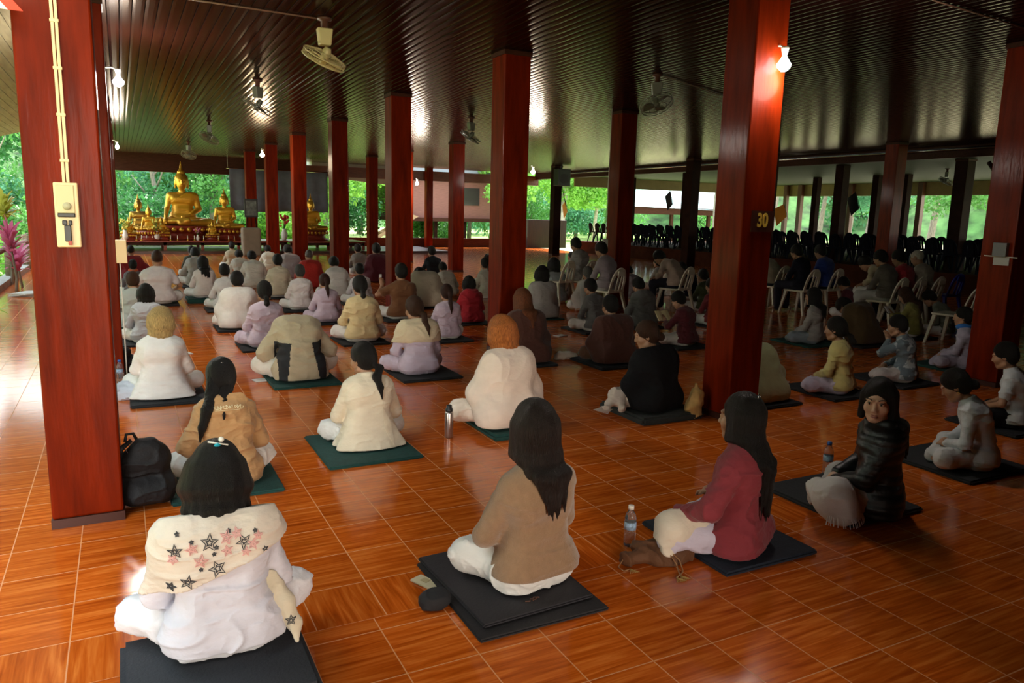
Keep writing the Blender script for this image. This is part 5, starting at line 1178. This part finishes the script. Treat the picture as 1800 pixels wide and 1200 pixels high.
dup(ch0, (ph_.location.x, ph_.location.y+.01, 0), .2, label='white plastic chair under the cream hunched person', group=GW)
for (px, py, l, c) in ((758,432,'dark figure in the front row left of the potted flowers',(.02,.025,.03)),):
    person(l, head=(px, py), base=None, pose='relaxed', tc_=c, leg=c, hair='short', z=0 if py > 425 else .6, scale=1.0, seed=1)

# small sitting mats under every floor sitter that is near enough to show one
MATDEF = {}
def under_mat(root, label, w=.62, d=.62, t=.025, m_=None, dz=0.0, name='sitting_mat', off=(0,.10), cat='mat'):
    rz = dz*.2; c, s = math.cos(rz), math.sin(rz); x = root.location.x+off[0]*c-off[1]*s; y = root.location.y+off[0]*s+off[1]*c
    return sitmat(label, x, y, rz, w, d, t, m_, name=name, cat=cat)
def wmat(label, x0, x1, y0, y1, t, m_, name='sitting_mat', cat='mat', z=0.0, rz=0.0): return sitmat(label, (x0+x1)/2, (y0+y1)/2, rz, x1-x0, y1-y0, t, m_, name=name, cat=cat, z=z)
wmat('thick charcoal cushion under the person with the star-patterned scarf', .48, 1.12, -.80, -.22, .08, mat('charcoal_cushion', (.022,.026,.034), rough=.8, bump=.3, bscale=80), 'cushion', 'cushion')
wmat('large black folded yoga mat under the person in the tan sweater', 1.77, 2.40, -.70, .05, .018, mat('yoga_black', (.010,.009,.011), rough=.7, bump=.2, bscale=90), 'yoga_mat')
b2_ = wmat('thin second black mat lying skewed on top, with a small brown emblem', 1.80, 2.36, -.62, .08, .018, mat('yoga_black2', (.016,.014,.018), rough=.7, bump=.2, bscale=90), 'yoga_mat', z=.0185, rz=.05)
wmat('dark navy mat under the person in the maroon jacket', 3.09, 3.72, -.69, .0, .028, MATN)
wmat('black mat under the person looking back at the camera', 4.16, 4.80, -.54, .16, .028, MATD)
wmat('black mat under the person with the ear-ring', 5.52, 6.25, -.38, .32, .028, MATD)
under_mat(H6, 'black mat at the right edge under the person in the white T-shirt', .62, .62, .028, MATD)
wmat('green mat under the person in the caramel hoodie', .74, 1.38, 1.30, 2.06, .023, MATG)
wmat('dark green mat under the person in the cream fringed shawl, the plainest one in view', 1.71, 2.38, 1.56, 2.34, .023, MATG)
under_mat(H9, 'dark green folded mat under the ginger-haired person', .60, .66, .052, MATG, off=(.05,.08))
under_mat(H10, 'thick dark grey cushion under the person in the black shawl', .66, .66, .068, mat('grey_cushion', (.018,.022,.020), rough=.85, bump=.3, bscale=80), name='cushion', off=(.02,.08), cat='cushion')
under_mat(H11, 'black mat under the blonde person in the white coat', .62, .70, .028, MATD, off=(.04,.08))
under_mat(H12, 'green mat under the person bending the head down', .66, .72, .023, MATG, off=(.02,.06))
under_mat(H13, 'black mat under the person with the short cream shawl', .66, .66, .028, MATD, off=(.06,.04))
for H_ in (H1,H2,H3,H4,H5,H7,H8): print('ROOT', H_['label'][:30], [round(v,2) for v in H_.location], round(H_.scale[0],2))
for (root, ps, J, s) in PEOPLE[13:]:
    z = root.location.z
    if z < .015 or z > .2: continue
    l = root['label'].split(',')[0]; l = l.replace('person ', 'one ')
    thick = max(z-.003, .012); words_ = ('dark mat under the '+l).split()[:15]
    while words_[-1] in ('the', 'of', 'a', 'and', 'with', 'in', 'at', 'by', 'left', 'right', 'behind', 'beside', 'long'): words_ = words_[:-1]
    under_mat(root, ' '.join(words_), .62, .72, thick, off=(0, .14), m_= MATG if int(root.location.x*10) % 3 == 0 else MATD)

# ------------------------------------------------------------------ details on the foreground people
from mathutils.bvhtree import BVHTree
def find(root, nm): return [c for c in root.children if c.name.split('.')[0] == nm][0]
def surf(ob, x, z, back=True, lift=.004):
    if 'bvh' not in MC: MC['bvh'] = {}
    if ob.data.name not in MC['bvh']:
        vs_ = [v.co.copy() for v in ob.data.vertices]; MC['bvh'][ob.data.name] = BVHTree.FromPolygons(vs_, [tuple(p.vertices) for p in ob.data.polygons])
    h = MC['bvh'][ob.data.name].ray_cast(Vector((x, -1.0 if back else 1.0, z)), Vector((0, 1 if back else -1, 0)))
    return (h[0]+h[1]*lift if h[1].y < 0 or not back else h[0]-h[1]*lift) if h[0] is not None else None
# stars printed on the scarf
scf = find(H1, 'scarf'); M_sd = mat('star_dark', (.05,.05,.055), rough=.8); M_sp = mat('star_pink', (.70,.40,.36), rough=.9)
def star_line(bm, ob, cx, cz, r, rot, wd=.0022, inner=True):
    for rr in ((r, r*.42), (r*.45, r*.19)) if inner else ((r, r*.42),):
        pts = []
        for k in range(10):
            a = rot+k*math.pi/5; q = rr[k % 2]
            for t in (0, .5):
                a2 = rot+(k+1)*math.pi/5; q2 = rr[(k+1) % 2]; x = (q*math.cos(a))*(1-t)+q2*math.cos(a2)*t; z = (q*math.sin(a))*(1-t)+q2*math.sin(a2)*t
                p = surf(ob, cx+x, cz+z, lift=.0025)
                if p is not None: pts.append(p)
        if len(pts) > 17: TUBE(bm, pts, wd, 5, closed=True)
zs = [v.co.z for v in scf.data.vertices]; zt = max(zs); J1 = PEOPLE[0][2]; zc_ = float(J1['P3'][2])
bm = BM(); sp_ = [(-.17,-.05,.028),(-.045,-.03,.034),(.085,-.045,.032),(-.13,-.175,.030),(-.02,-.135,.034),(.165,-.09,.026),(-.19,-.20,.02)]
for x, dz, r in sp_: star_line(bm, scf, x, zc_+dz, r, random.random()*1.2)
for x, dz in ((-.11,-.02),(-.02,-.05),(-.03,-.075),(-.08,-.13),(.13,-.01),(-.16,.01),(.03,.0)): star_line(bm, scf, x, zc_+dz, .008, .4, .003, False)
o = obj('star_print', bm, M_sd, scf); o['label'] = 'dark grey star outlines'
bm = BM()
for x, dz, r in ((-.11,-.045,.024),(.02,-.02,.026),(.06,-.01,.02),(.12,-.06,.022),(-.08,-.095,.028),(.02,-.07,.022),(-.18,-.08,.02),(.09,-.085,.018),(.14,-.03,.018)): star_line(bm, scf, x, zc_+dz, r, random.random()*1.2, .0032)
o = obj('pink_star_print', bm, M_sp, scf); o['label'] = 'faded pink stars'
# hanging end of the scarf at the right side
M_scf = fabric((.70,.62,.46)); pr = [cap((.20,.02,.27),(.245,-.03,.17),.030,.040,.03), cap((.245,-.03,.17),(.275,-.06,.08),.040,.030,.03), cap((.275,-.06,.08),(.285,-.09,.01),.028,.008,.02)]
o = put('scarf_end', sdf_mesh('scarf_end', pr, .007, disp=folds(.005, (20,20,5), (40,40,8), 2)), M_scf, H1)
bm = BM(); star_line(bm, o, .262, .11, .022, .3, .002); 
if len(bm.verts): obj('star_print', bm, M_sd, o)
# hair clip
def clip(root, p, parts):
    hr_ = find(root, 'hair'); e = empty('hair_clip', (0,0,0)); e.parent = hr_
    return e
J = J1; R = J['R']; H = lambda x, y, z: Vector(J['hc']+R@np.array([x, y, z])); hr_ = find(H1, 'hair')
bm = BM(); d = H(.0,-.085,.105); LATHE(bm, [(.002,-.028),(.011,-.012),(.013,.0),(.009,.012),(.002,.02)], 10, d, Matrix.Rotation(.9, 4, 'X'), sx=1, sy=.6); o = obj('hair_clip', bm, mat('teal_clip', (.03,.45,.60), rough=.3), hr_, smooth=True); o['label'] = 'teal hair clip with a white head'
bm = BM(); bmesh.ops.create_icosphere(bm, subdivisions=2, radius=.012, matrix=Matrix.Translation(H(.014,-.07,.125))); TUBE(bm, [H(-.03,-.07,.118), H(.035,-.085,.105)], .0035, 6); obj('clip_ornament', bm, mat('pearl_white', (.75,.72,.62), rough=.3), hr_, smooth=True)
for root, off in ((H7, (.0,-.095,.075)), (H3, (.0,-.075,.115))):
    JJ = [q for q in PEOPLE if q[0] is root][0][2]; c = Vector(JJ['hc']+JJ['R']@np.array(off)); bm = BM(); TUBE(bm, [c+Vector((.012*math.cos(t), -.004, .012*math.sin(t))) for t in np.linspace(0, 6.28, 13)[:-1]], .003, 5, closed=True); bmesh.ops.create_icosphere(bm, subdivisions=1, radius=.004, matrix=Matrix.Translation(c)); obj('hair_clip', bm, M_steel, find(root, 'hair'), smooth=True)
# embroidered lettering on the caramel hood
hd_ = find(H7, 'hoodie'); JH = [q for q in PEOPLE if q[0] is H7][0][2]; zc7 = float(JH['P3'][2]); bm = BM()
pts = []
for t in np.linspace(0, 1, 160):
    x = -.10+.20*t; z = zc7+.006-.9*x*x+.011*math.sin(t*71+2*math.sin(t*23))*(.5+.5*abs(math.sin(t*17))); p = surf(hd_, x+.007*math.cos(t*71), z, lift=.003)
    if p is not None: pts.append(p)
if len(pts) > 4: TUBE(bm, pts, .0022, 5)
pts = [surf(hd_, x, zc7-.012-.05*max(0, x), lift=.003) for x in np.linspace(-.08, .10, 14)]; pts = [p for p in pts if p is not None]
if len(pts) > 4: TUBE(bm, pts, .0018, 5)
o = obj('embroidery', bm, mat('embroidery_cream', (.72,.62,.38), rough=.7), hd_, smooth=True); o['label'] = 'cream embroidered script'
# loose front lock of the hooded person
hb = hairmat(HB); zt_ = float(JH['hc'][2]); P3_ = JH['P3']
def lock(root, pts, r, name='hair_lock', m_=None):
    pr = [cap(pts[i], pts[i+1], r[i], r[i+1], .02) for i in range(len(pts)-1)]; return put(name, sdf_mesh(name, pr, .007, disp=folds(.003, (60,60,6), (90,90,9))), m_ or hb, find(root, 'hair'))
hx, hy, hz = JH['hc']; lock(H7, [(hx-.05,hy-.06,hz),(hx-.075,hy-.10,hz-.09),(-.125,P3_[1]-.135,P3_[2]-.01),(-.165,P3_[1]-.15,P3_[2]-.12),(-.18,P3_[1]-.14,P3_[2]-.22)], [.05,.042,.036,.024,.006])
lock(H7, [(hx+.03,hy-.07,hz-.02),(hx+.0,hy-.13,hz-.10),(-.035,P3_[1]-.20,P3_[2]-.06)], [.05,.035,.006])
# fringe of the cream shawl on H8, white side panel
sh8 = find(H8, 'coat'); bm = BM()
for i in range(16):
    x = .09+.006*i; z0 = .34-.012*i; p0 = surf(sh8, x, z0, lift=.003); p1 = surf(sh8, x+.006, z0-.10, lift=.003); p2 = surf(sh8, x+.012, z0-.19, lift=.004)
    if None not in (p0, p1, p2): TUBE(bm, [p0, p1, p2], .0028, 5)
obj('fringe', bm, fabric(CRM), sh8)
# dark side panels on the bowed jacket
j12 = find(H12, 'hoodie'); J12 = [q for q in PEOPLE if q[0] is H12][0][2]; mk = mat('panel_black', (.012,.012,.014), rough=.8)
j12.data.materials.clear(); j12.data.materials.append(fabric((.46,.38,.25))); j12.data.materials.append(mk)
j12.material_slots[0].link = 'DATA'; j12.data.materials[0] = fabric((.46,.38,.25))
for p in j12.data.polygons:
    c = p.center
    if c.z < .33 and .085+.05*(.33-c.z)/.3 < abs(c.x) < .20 and c.y < .12: p.material_index = 1

# cloth over knees: built as soft folds on the person's own legs
def drape(root, name, prims, col, amp=.007, label=None, seed=0, f1=(6,6,12)):
    o = put(name, sdf_mesh(name, prims, .009, cuts=(((0,0,-1), -.003),), disp=folds(amp, f1, (16,16,30), seed)), fabric(col), root)
    if label: o['label'] = label
    return o
def fringe(root, pts, L, m_, parent, r=.003, spread=.01):
    bm = BM()
    for p in pts:
        p = Vector(p); q = p+Vector((random.uniform(-spread,spread), random.uniform(-spread,spread), -L*random.uniform(.7,1.1))); q.z = max(q.z, .006); TUBE(bm, [p, (p+q)/2+Vector((0,-.004,0)), q], r, 5)
    return obj('fringe', bm, m_, parent)
K = lambda root: [q for q in PEOPLE if q[0] is root][0][2]
k4 = K(H4)[-1]['kn']; pr = [cap(k4+[.16,-.08,.05], k4+[0,0,.045], .085, .105, .05), cap(k4+[0,0,.045], k4+[-.02,-.05,-.03], .10, .09, .05), cap(k4+[.16,-.1,.02], k4+[.05,-.09,-.04], .09, .075, .05), cap(k4+[0,.0,.04], k4+[.2,.10,.02], .09, .07, .06)]
d4 = drape(H4, 'knee_shawl', pr, (.60,.57,.54), label='white fringed shawl over the knees')
cand = sorted([v.co.copy() for v in d4.data.vertices if .055 < v.co.z < .065 and v.co.y < k4[1]+.02], key=lambda c: math.atan2(c.y-k4[1], c.x-k4[0]))[::3]
bm = BM()
for c in cand:
    o_ = (c-Vector(k4)); o_.z = 0; o_.normalize(); TUBE(bm, [c-o_*.004, c+o_*.012+Vector((0,0,-.025)), Vector((c.x+o_.x*.022+random.uniform(-.006,.006), c.y+o_.y*.022, .006))], .0028, 5)
obj('fringe', bm, fabric((.60,.57,.54)), d4)
k3 = K(H3)[-1]['kn']; pr = [cap(k3+[.14,-.07,.05], k3+[0,0,.045], .075, .09, .05), cap(k3+[.14,-.07,.05], k3+[.12,-.13,-.02], .07, .05, .05), cap(k3+[0,.0,.04], k3+[.12,.06,.03], .08, .07, .05), cap(k3+[-.02,0,.03], k3+[-.07,.0,-.06], .06, .03, .05)]
drape(H3, 'knee_shawl', pr, (.66,.58,.46), label='cream shawl over the knee', seed=2)
k10 = K(H10)[-1]['kn']; pr = [cap(k10+[.10,-.05,.02], k10+[-.05,-.02,.02], .09, .075, .06), cap(k10+[-.05,-.02,.01], k10+[-.20,-.04,-.06], .06, .03, .05), cap(k10+[-.02,-.05,.0], k10+[-.10,-.14,-.07], .06, .03, .05)]
d10 = drape(H10, 'knee_shawl', pr, (.60,.50,.42), label='cream fringed cloth on the knee', seed=4, amp=.011, f1=(14,14,9))
bm = BM()
for i in range(12):
    a = Vector(k10)+Vector((-.19,-.10+.012*i,-.07)); TUBE(bm, [a, a+Vector((-.05,-.005,-.01)), a+Vector((-.10,.004*i-.03,-.02))], .004, 5)
obj('fringe', bm, fabric((.60,.50,.42)), d10)
# ear-ring, eyes and brows of the person looking back
J4 = K(H4); H = lambda x, y, z: Vector(J4['hc']+J4['R']@np.array([x, y, z])); b4 = find(H4, 'body'); R4 = Matrix(J4['R'].tolist()).to_4x4()
for s in (-1, 1):
    bm = BM(); bmesh.ops.create_uvsphere(bm, u_segments=18, v_segments=10, radius=.0115, matrix=Matrix.Translation(H(s*.031,.0835,.0045))); eo = obj('eye', bm, mat('eye_white', (.55,.52,.50), rough=.2), b4, smooth=True)
    bm = BM(); bmesh.ops.create_uvsphere(bm, u_segments=14, v_segments=8, radius=.0062, matrix=Matrix.Translation(H(s*.031-.0008*s,.0905,.0040))); obj('iris', bm, mat('iris_dark', (.012,.006,.004), rough=.15), eo, smooth=True)
    bm = BM(); TUBE(bm, [H(s*.043,.083,.0075), H(s*.037,.091,.0125), H(s*.029,.0945,.0128), H(s*.021,.091,.0085)], [.0012,.0022,.0024,.0012], 6); obj('eyelid', bm, mat('lash_black', (.01,.006,.005), rough=.6), eo, smooth=True)
    bm = BM(); TUBE(bm, [H(s*.052,.076,.024), H(s*.042,.087,.031), H(s*.028,.094,.031), H(s*.017,.096,.026)], [.0015,.0030,.0034,.0022], 6); obj('eyebrow', bm, mat('brow_dark', (.018,.010,.008), rough=.8), b4, smooth=True)
bm = BM(); 
for z_, r_, yy in ((-.0595,.0042,.0945),(-.0705,.0050,.0935)): TUBE(bm, [H(-.022,yy-.010,z_-.002), H(-.010,yy,z_+.001), H(0,yy+.001,z_-.0005), H(.010,yy,z_+.001), H(.022,yy-.010,z_-.002)], [.001,r_*.9,r_*.8,r_*.9,.001], 8)
obj('lips', bm, mat('lip_rose', (.30,.10,.085), rough=.45), b4, smooth=True)
J5 = K(H5); H = lambda x, y, z: Vector(J5['hc']+J5['R']@np.array([x, y, z])); bm = BM(); TUBE(bm, [H(-.082,-.004,-.045)+Vector((0, .010*math.cos(t), .010*math.sin(t)-.008)) for t in np.linspace(0, 6.28, 13)[:-1]], .0018, 5, closed=True); obj('ear_ring', bm, M_gold, find(H5, 'body'), smooth=True)
# blue scarf, orange scarf, blue shirt pattern
for (root, ps, J, s) in PEOPLE:
    l = root['label']
    if 'bright blue scarf' in l or 'orange scarf' in l:
        c = J['P3']+J['up']*.035; bm = BM(); TUBE(bm, [Vector(c)+Vector((.078*math.cos(t), .072*math.sin(t)+.01, .012*math.cos(t*2))) for t in np.linspace(0, 6.28, 25)[:-1]], .036, 10, closed=True)
        o = obj('scarf', bm, fabric((.01,.12,.42) if 'blue' in l else (.65,.10,.03)), root, smooth=True)
    if 'blue-grey patterned' in l:
        M = fabric((.13,.165,.19)).copy(); M.name = 'batik_cloth'; n = M.node_tree.nodes; lk = M.node_tree.links
        z = n.new('ShaderNodeTexNoise'); z.inputs['Scale'].default_value = 11; t = n.new('ShaderNodeTexCoord'); lk.new(t.outputs['Object'], z.inputs['Vector']); r = n.new('ShaderNodeValToRGB'); lk.new(z.outputs[0], r.inputs[0])
        r.color_ramp.elements[0].position = .56; r.color_ramp.elements[0].color = (.11,.145,.17,1); r.color_ramp.elements[1].position = .60; r.color_ramp.elements[1].color = (.36,.40,.42,1); lk.new(r.outputs[0], n['Principled BSDF'].inputs['Base Color'])
        find(root, 'shirt').material_slots[0].material = M

# ------------------------------------------------------------------ things on the floor
M_pet = mat('clear_plastic', (.80,.86,.90), rough=.06, trans=.92, spec=.5); M_lab = mat('bottle_label', (.28,.40,.55), rough=.4, noise=.5, nscale=60)
def bottle(px, py, capcol, label, s=1.0):
    g_ = gz(px, py, 0); e = empty('water_bottle', (g_[0], g_[1], 0), label=label, cat='bottle', group='clear water bottles')
    bm = BM(); pf = [(.026,0),(.031,.006)]
    for i in range(7): pf += [(.031,.012+i*.010),(.0295,.017+i*.010)]
    pf += [(.031,.085),(.031,.135),(.029,.145),(.031,.155),(.026,.175),(.014,.195),(.013,.205)]
    LATHE(bm, [(a*s, b*s) for a, b in pf], 22); obj('bottle', bm, M_pet, e, smooth=True)
    bm = BM(); LATHE(bm, [(.0318*s,.095*s),(.0318*s,.135*s)], 22); obj('label_band', bm, M_lab, e, smooth=True)
    bm = BM(); LATHE(bm, [(.0155*s,.203*s),(.0155*s,.222*s),(.013*s,.224*s)], 16); obj('cap', bm, capcol, e, smooth=True); return e
bottle(1106, 958, M_white_pl, 'clear water bottle with a white cap on the tiles by the brown bag')
g_ = gz(1455, 832, 0); bottle(1453, 834, mat('cap_blue', (.02,.10,.40), rough=.4), 'clear water bottle with a blue cap beyond the white-shawled knees', 1.05)
bottle(212, 672, mat('cap_blue', (.02,.10,.40)), 'small dark-looking water bottle behind the big left column', 1.0)
g_ = gz(789, 768, 0); e = empty('steel_flask', (g_[0], g_[1], 0), label='slim steel vacuum flask with a black cap beside the ginger-haired person', cat='flask')
bm = BM(); LATHE(bm, [(.030,0),(.033,.005),(.033,.19),(.028,.205)], 24); obj('body', bm, mat('flask_steel', (.45,.40,.37), rough=.28, metal=.9), e, smooth=True)
bm = BM(); LATHE(bm, [(.027,.205),(.029,.21),(.029,.225),(.022,.232),(.021,.252),(.017,.256)], 20); obj('cap', bm, M_black, e, smooth=True)
# phone in beige case and black pouch
g_ = gz(742, 1027, 0); ph = empty('phone', (g_[0]+.02, g_[1], 0), .42, label='phone in a beige case on the tiles at the left of the black mat', cat='phone')
bm = BM(); BX(bm, -.036, .036, -.072, .072, 0, .012); obj('case', bm, mat('case_beige', (.68,.58,.38), rough=.5), ph, bevel=.005)
bm = BM(); BX(bm, -.012, .02, -.01, .03, .012, .0135); obj('sticker', bm, mat('sticker_tan', (.50,.40,.22), rough=.5), ph)
g_ = gz(762, 1068, 0); pr = [ell((0,0,.035), np.array([.066,.052,.042]), None, .02), cap((-.03,0,.03),(.03,.0,.035),.04,None,.03)]
po = bpy.data.objects.new('pouch', sdf_mesh('pouch', pr, .006, cuts=(((0,0,-1),0.0),), disp=folds(.004, (20,20,20), (40,40,40)))); link(po); po.data.materials.append(mat('pouch_black', (.008,.008,.010), rough=.8)); po.location = (g_[0]+.01, g_[1]+.01, 0); tag(po, 'round soft black pouch touching the lower left edge of the black mat', 'pouch')
bm = BM(); TUBE(bm, [(-.055,-.012,.052),(-.02,-.03,.062),(.02,-.03,.062),(.05,-.01,.055)], .002, 5); obj('zip', bm, mat('zip_grey', (.05,.05,.05), rough=.4), po)
# emblem on the mat
bm = BM(); TUBE(bm, [(-.03,-.265,.0195),(-.01,-.272,.0195),(.0,-.255,.0195),(.02,-.27,.0195),(.04,-.255,.0195)], .003, 5); TUBE(bm, [(.005,-.275,.0195),(.02,-.25,.0195),(.045,-.262,.0195)], .003, 5); obj('emblem', bm, mat('emblem_brown', (.12,.045,.025), rough=.6), b2_)
# brown bag with string
g_ = gz(1150, 985, 0); bg_ = empty('brown_bag', (g_[0], g_[1], 0), -.1, label='soft brown drawstring bag lying in front of the maroon-jacketed person', cat='bag')
pr = [cap((-.16,.0,.035),(.16,-.02,.04),.035,.05,.05), cap((-.05,.06,.04),(.14,.05,.045),.045,.05,.05), cap((-.02,-.05,.03),(.12,-.06,.035),.035,.04,.04), cap((.12,0,.03),(.26,-.01,.02),.035,.02,.04)]
put('pouch', sdf_mesh('pouch', pr, .007, cuts=(((0,0,-1),0.0),), disp=folds(.009, (9,9,14), (24,24,30), 3)), mat('bag_brown', (.11,.042,.014), rough=.8, bump=.4, bscale=60), bg_)
bm = BM(); TUBE(bm, [(.03,-.07,.075),(.05,-.12,.03),(.04,-.16,.006),(.03,-.19,.005)], .0035, 5); TUBE(bm, [(.04,-.06,.08),(.075,-.11,.04),(.07,-.15,.006),(.05,-.17,.005),(.0,-.20,.005)], .0035, 5); TUBE(bm, [(-.17,0,.05),(-.22,-.02,.01),(-.21,-.06,.006),(-.17,-.05,.006)], .0035, 5); obj('drawstring', bm, mat('string_tan', (.30,.15,.06), rough=.8), bg_, smooth=True)
bm = BM(); 
for q in ((.03,-.19),(0,-.20),(-.17,-.05)):
    for k in range(6): TUBE(bm, [(q[0],q[1],.006),(q[0]-.02+.01*k,q[1]-.04,.004)], .002, 4)
obj('tassel', bm, mat('tassel_gold', (.42,.25,.07), rough=.8), bg_)
# black backpack against the big left column
g_ = gz(262, 895, 0); bp_ = empty('backpack', (g_[0], g_[1]+.08, 0), .15, label='black backpack standing on the tiles right beside the big left column', cat='backpack')
pr = [cap((-.07,0,.10),(.07,0,.10),.095,None,.05), cap((-.06,0,.27),(.05,0,.27),.082,None,.06), cap((-.05,-.07,.10),(.06,-.07,.10),.06,None,.04), cap((-.02,0,.34),(.02,0,.34),.055,None,.05)]
put('main_compartment', sdf_mesh('main_compartment', pr, .008, cuts=(((0,0,-1),0.0),), disp=folds(.006, (9,9,12), (22,22,26))), mat('pack_black', (.006,.006,.007), rough=.75, bump=.3, bscale=90), bp_)
bm = BM(); TUBE(bm, [(-.07,-.01,.40),(-.13,-.02,.36),(-.155,-.02,.24),(-.15,-.02,.10),(-.12,-.01,.03)], [.012,.018,.018,.014,.01], 8); TUBE(bm, [(-.04,.02,.395),(-.055,.02,.43),(-.09,.02,.43),(-.10,.01,.39)], .009, 7); obj('strap', bm, mat('strap_black', (.01,.01,.011), rough=.6), bp_, smooth=True)
bm = BM(); TUBE(bm, [(-.13,-.045,.20),(-.135,-.05,.12)], .003, 5); TUBE(bm, [(-.10,-.075,.35),(-.12,-.06,.38)], .003, 5); obj('buckle', bm, M_steel, bp_)
# bags and odds and ends
def soft(name, px, py, prims, m_, label, cat, z=0.0, rz=0.0):
    g_ = gz(px, py, z); e = bpy.data.objects.new(name, sdf_mesh(name, prims, .009, cuts=(((0,0,-1),0.0),), disp=folds(.008, (10,10,12), (24,24,26), 4))); link(e); e.data.materials.append(m_); e.location = (g_[0], g_[1], z); e.rotation_euler = (0,0,rz); return tag(e, label, cat)
soft('shoulder_bag', 1224, 735, [cap((-.02,.02,.08),(.0,.02,.20),.07,.06,.04), cap((.0,0,.2),(.0,.03,.29),.035,.012,.02), cap((-.08,.0,.10),(-.02,.0,.06),.03,.05,.03)], mat('bag_yellow', (.42,.25,.08), rough=.85, noise=.3, nscale=12), 'crumpled yellow-brown cloth bag between the black shawl and the number 30 column', 'bag')
soft('cloth_bag', 995, 632, [cap((-.12,0,.04),(.12,.0,.04),.04,None,.03), cap((-.05,.03,.05),(.05,.03,.05),.05,None,.03)], fabric((.60,.50,.38)), 'small white bag on the tiles left of the dark brown robe', 'bag')
soft('folded_shawl', 222, 702, [cap((-.05,0,.06),(.08,.0,.05),.07,None,.03), cap((-.02,.05,.10),(.05,.05,.10),.05,None,.03)], fabric((.52,.55,.62)), 'pale blue-white crumpled cloth beside the blonde person, left', 'cloth')
soft('cloth_bundle', 222, 655, [cap((-.06,0,.08),(.08,.0,.08),.09,None,.03), cap((0,0,.2),(0,0,.22),.05,None,.03)], mat('bundle_black', (.012,.012,.014), rough=.8), 'black bag standing behind the big left column', 'bag')
# open book, papers
def book(p, rz, w_, label, page, tilt=.9, name='open_book', grp=None):
    e = empty(name, p, rz, label=label, cat='book', group=grp); e.rotation_euler = (tilt, 0, rz)
    for s in (-1, 1):
        bm = BM(); pts = [(0,0),(s*w_*.5,.014),(s*w_,.006)]; PRISM(bm, [(0,0),(s*w_*.5,.016),(s*w_,.010),(s*w_,.002),(s*w_*.5,.006),(0,-.006)], -w_*.7, w_*.7, 'y'); obj('page_block', bm, page, e)
    bm = BM(); BX(bm, -w_-.004, w_+.004, -w_*.72, w_*.72, -.010, -.006); obj('cover', bm, mat('book_cover', (.10,.06,.05), rough=.6), e); return e
M_page = mat('page_cream', (.66,.55,.30), rough=.8); M_pagew = mat('page_white', (.60,.58,.56), rough=.8)
for (root, ps, J, s) in PEOPLE:
    if 'reading an open book' in root['label'] or 'holding a white paper' in root['label']:
        yl = 'book' in root['label']; R_ = rz_(root.rotation_euler.z); a = (J[-1]['hd']+J[1]['hd'])/2+np.array([-.09, .02, .02]); p = np.array(root.location)+(R_@a)*s
        book(tuple(p), root.rotation_euler.z-.3, .11 if yl else .09, 'open cream-paged book held up by the reader in maroon' if yl else 'open white booklet held by the person in olive green', M_page if yl else M_pagew)
    if 'raising the left hand' in root['label']:
        R_ = rz_(root.rotation_euler.z); a = J[-1]['hd']+np.array([-.01,.03,.05]); p = np.array(root.location)+(R_@a)*s
        bm = BM(); BX(bm, -.02, .02, -.006, .006, -.05, .04); o = obj('folded_paper', bm, M_pagew); o.location = tuple(p); tag(o, 'small white folded paper in the raised hand of the brown-vested person', 'paper')
for px, py, w_, l, mm_ in ((345,560,.0,'',None),):
    pass
for px, py, l, mm_ in ((322,622,'small booklet and cup on the tiles right of the blonde person',M_pagew),(665,598,'open booklet on the mat in front of the pale yellow shirt',M_page),(462,668,'folded pale paper on the tiles left of the bowed person',M_pagew),(1372,672,'white glossy booklet on the floor right of the number 30 column',M_pagew),(500,590,'dark booklet lying beside the lavender person',mat('book_cover', (.10,.06,.05))),(985,590,'small booklet on the tiles behind the white bag',M_pagew),(1030,555,'booklet on the floor beside the dark grey jacket',M_pagew)):
    g_ = gz(px, py, .003); e = empty('booklet', (g_[0], g_[1], .002), rng.uniform(-.5,.5), label=l, cat='booklet', group='booklets lying on the floor'); bm = BM(); BX(bm, -.09, .09, -.065, .065, 0, .008); obj('cover', bm, mm_, e, bevel=.002)
    bm = BM(); BX(bm, -.085, .085, -.06, .06, .0082, .0095); obj('page_sheet', bm, M_pagew, e)
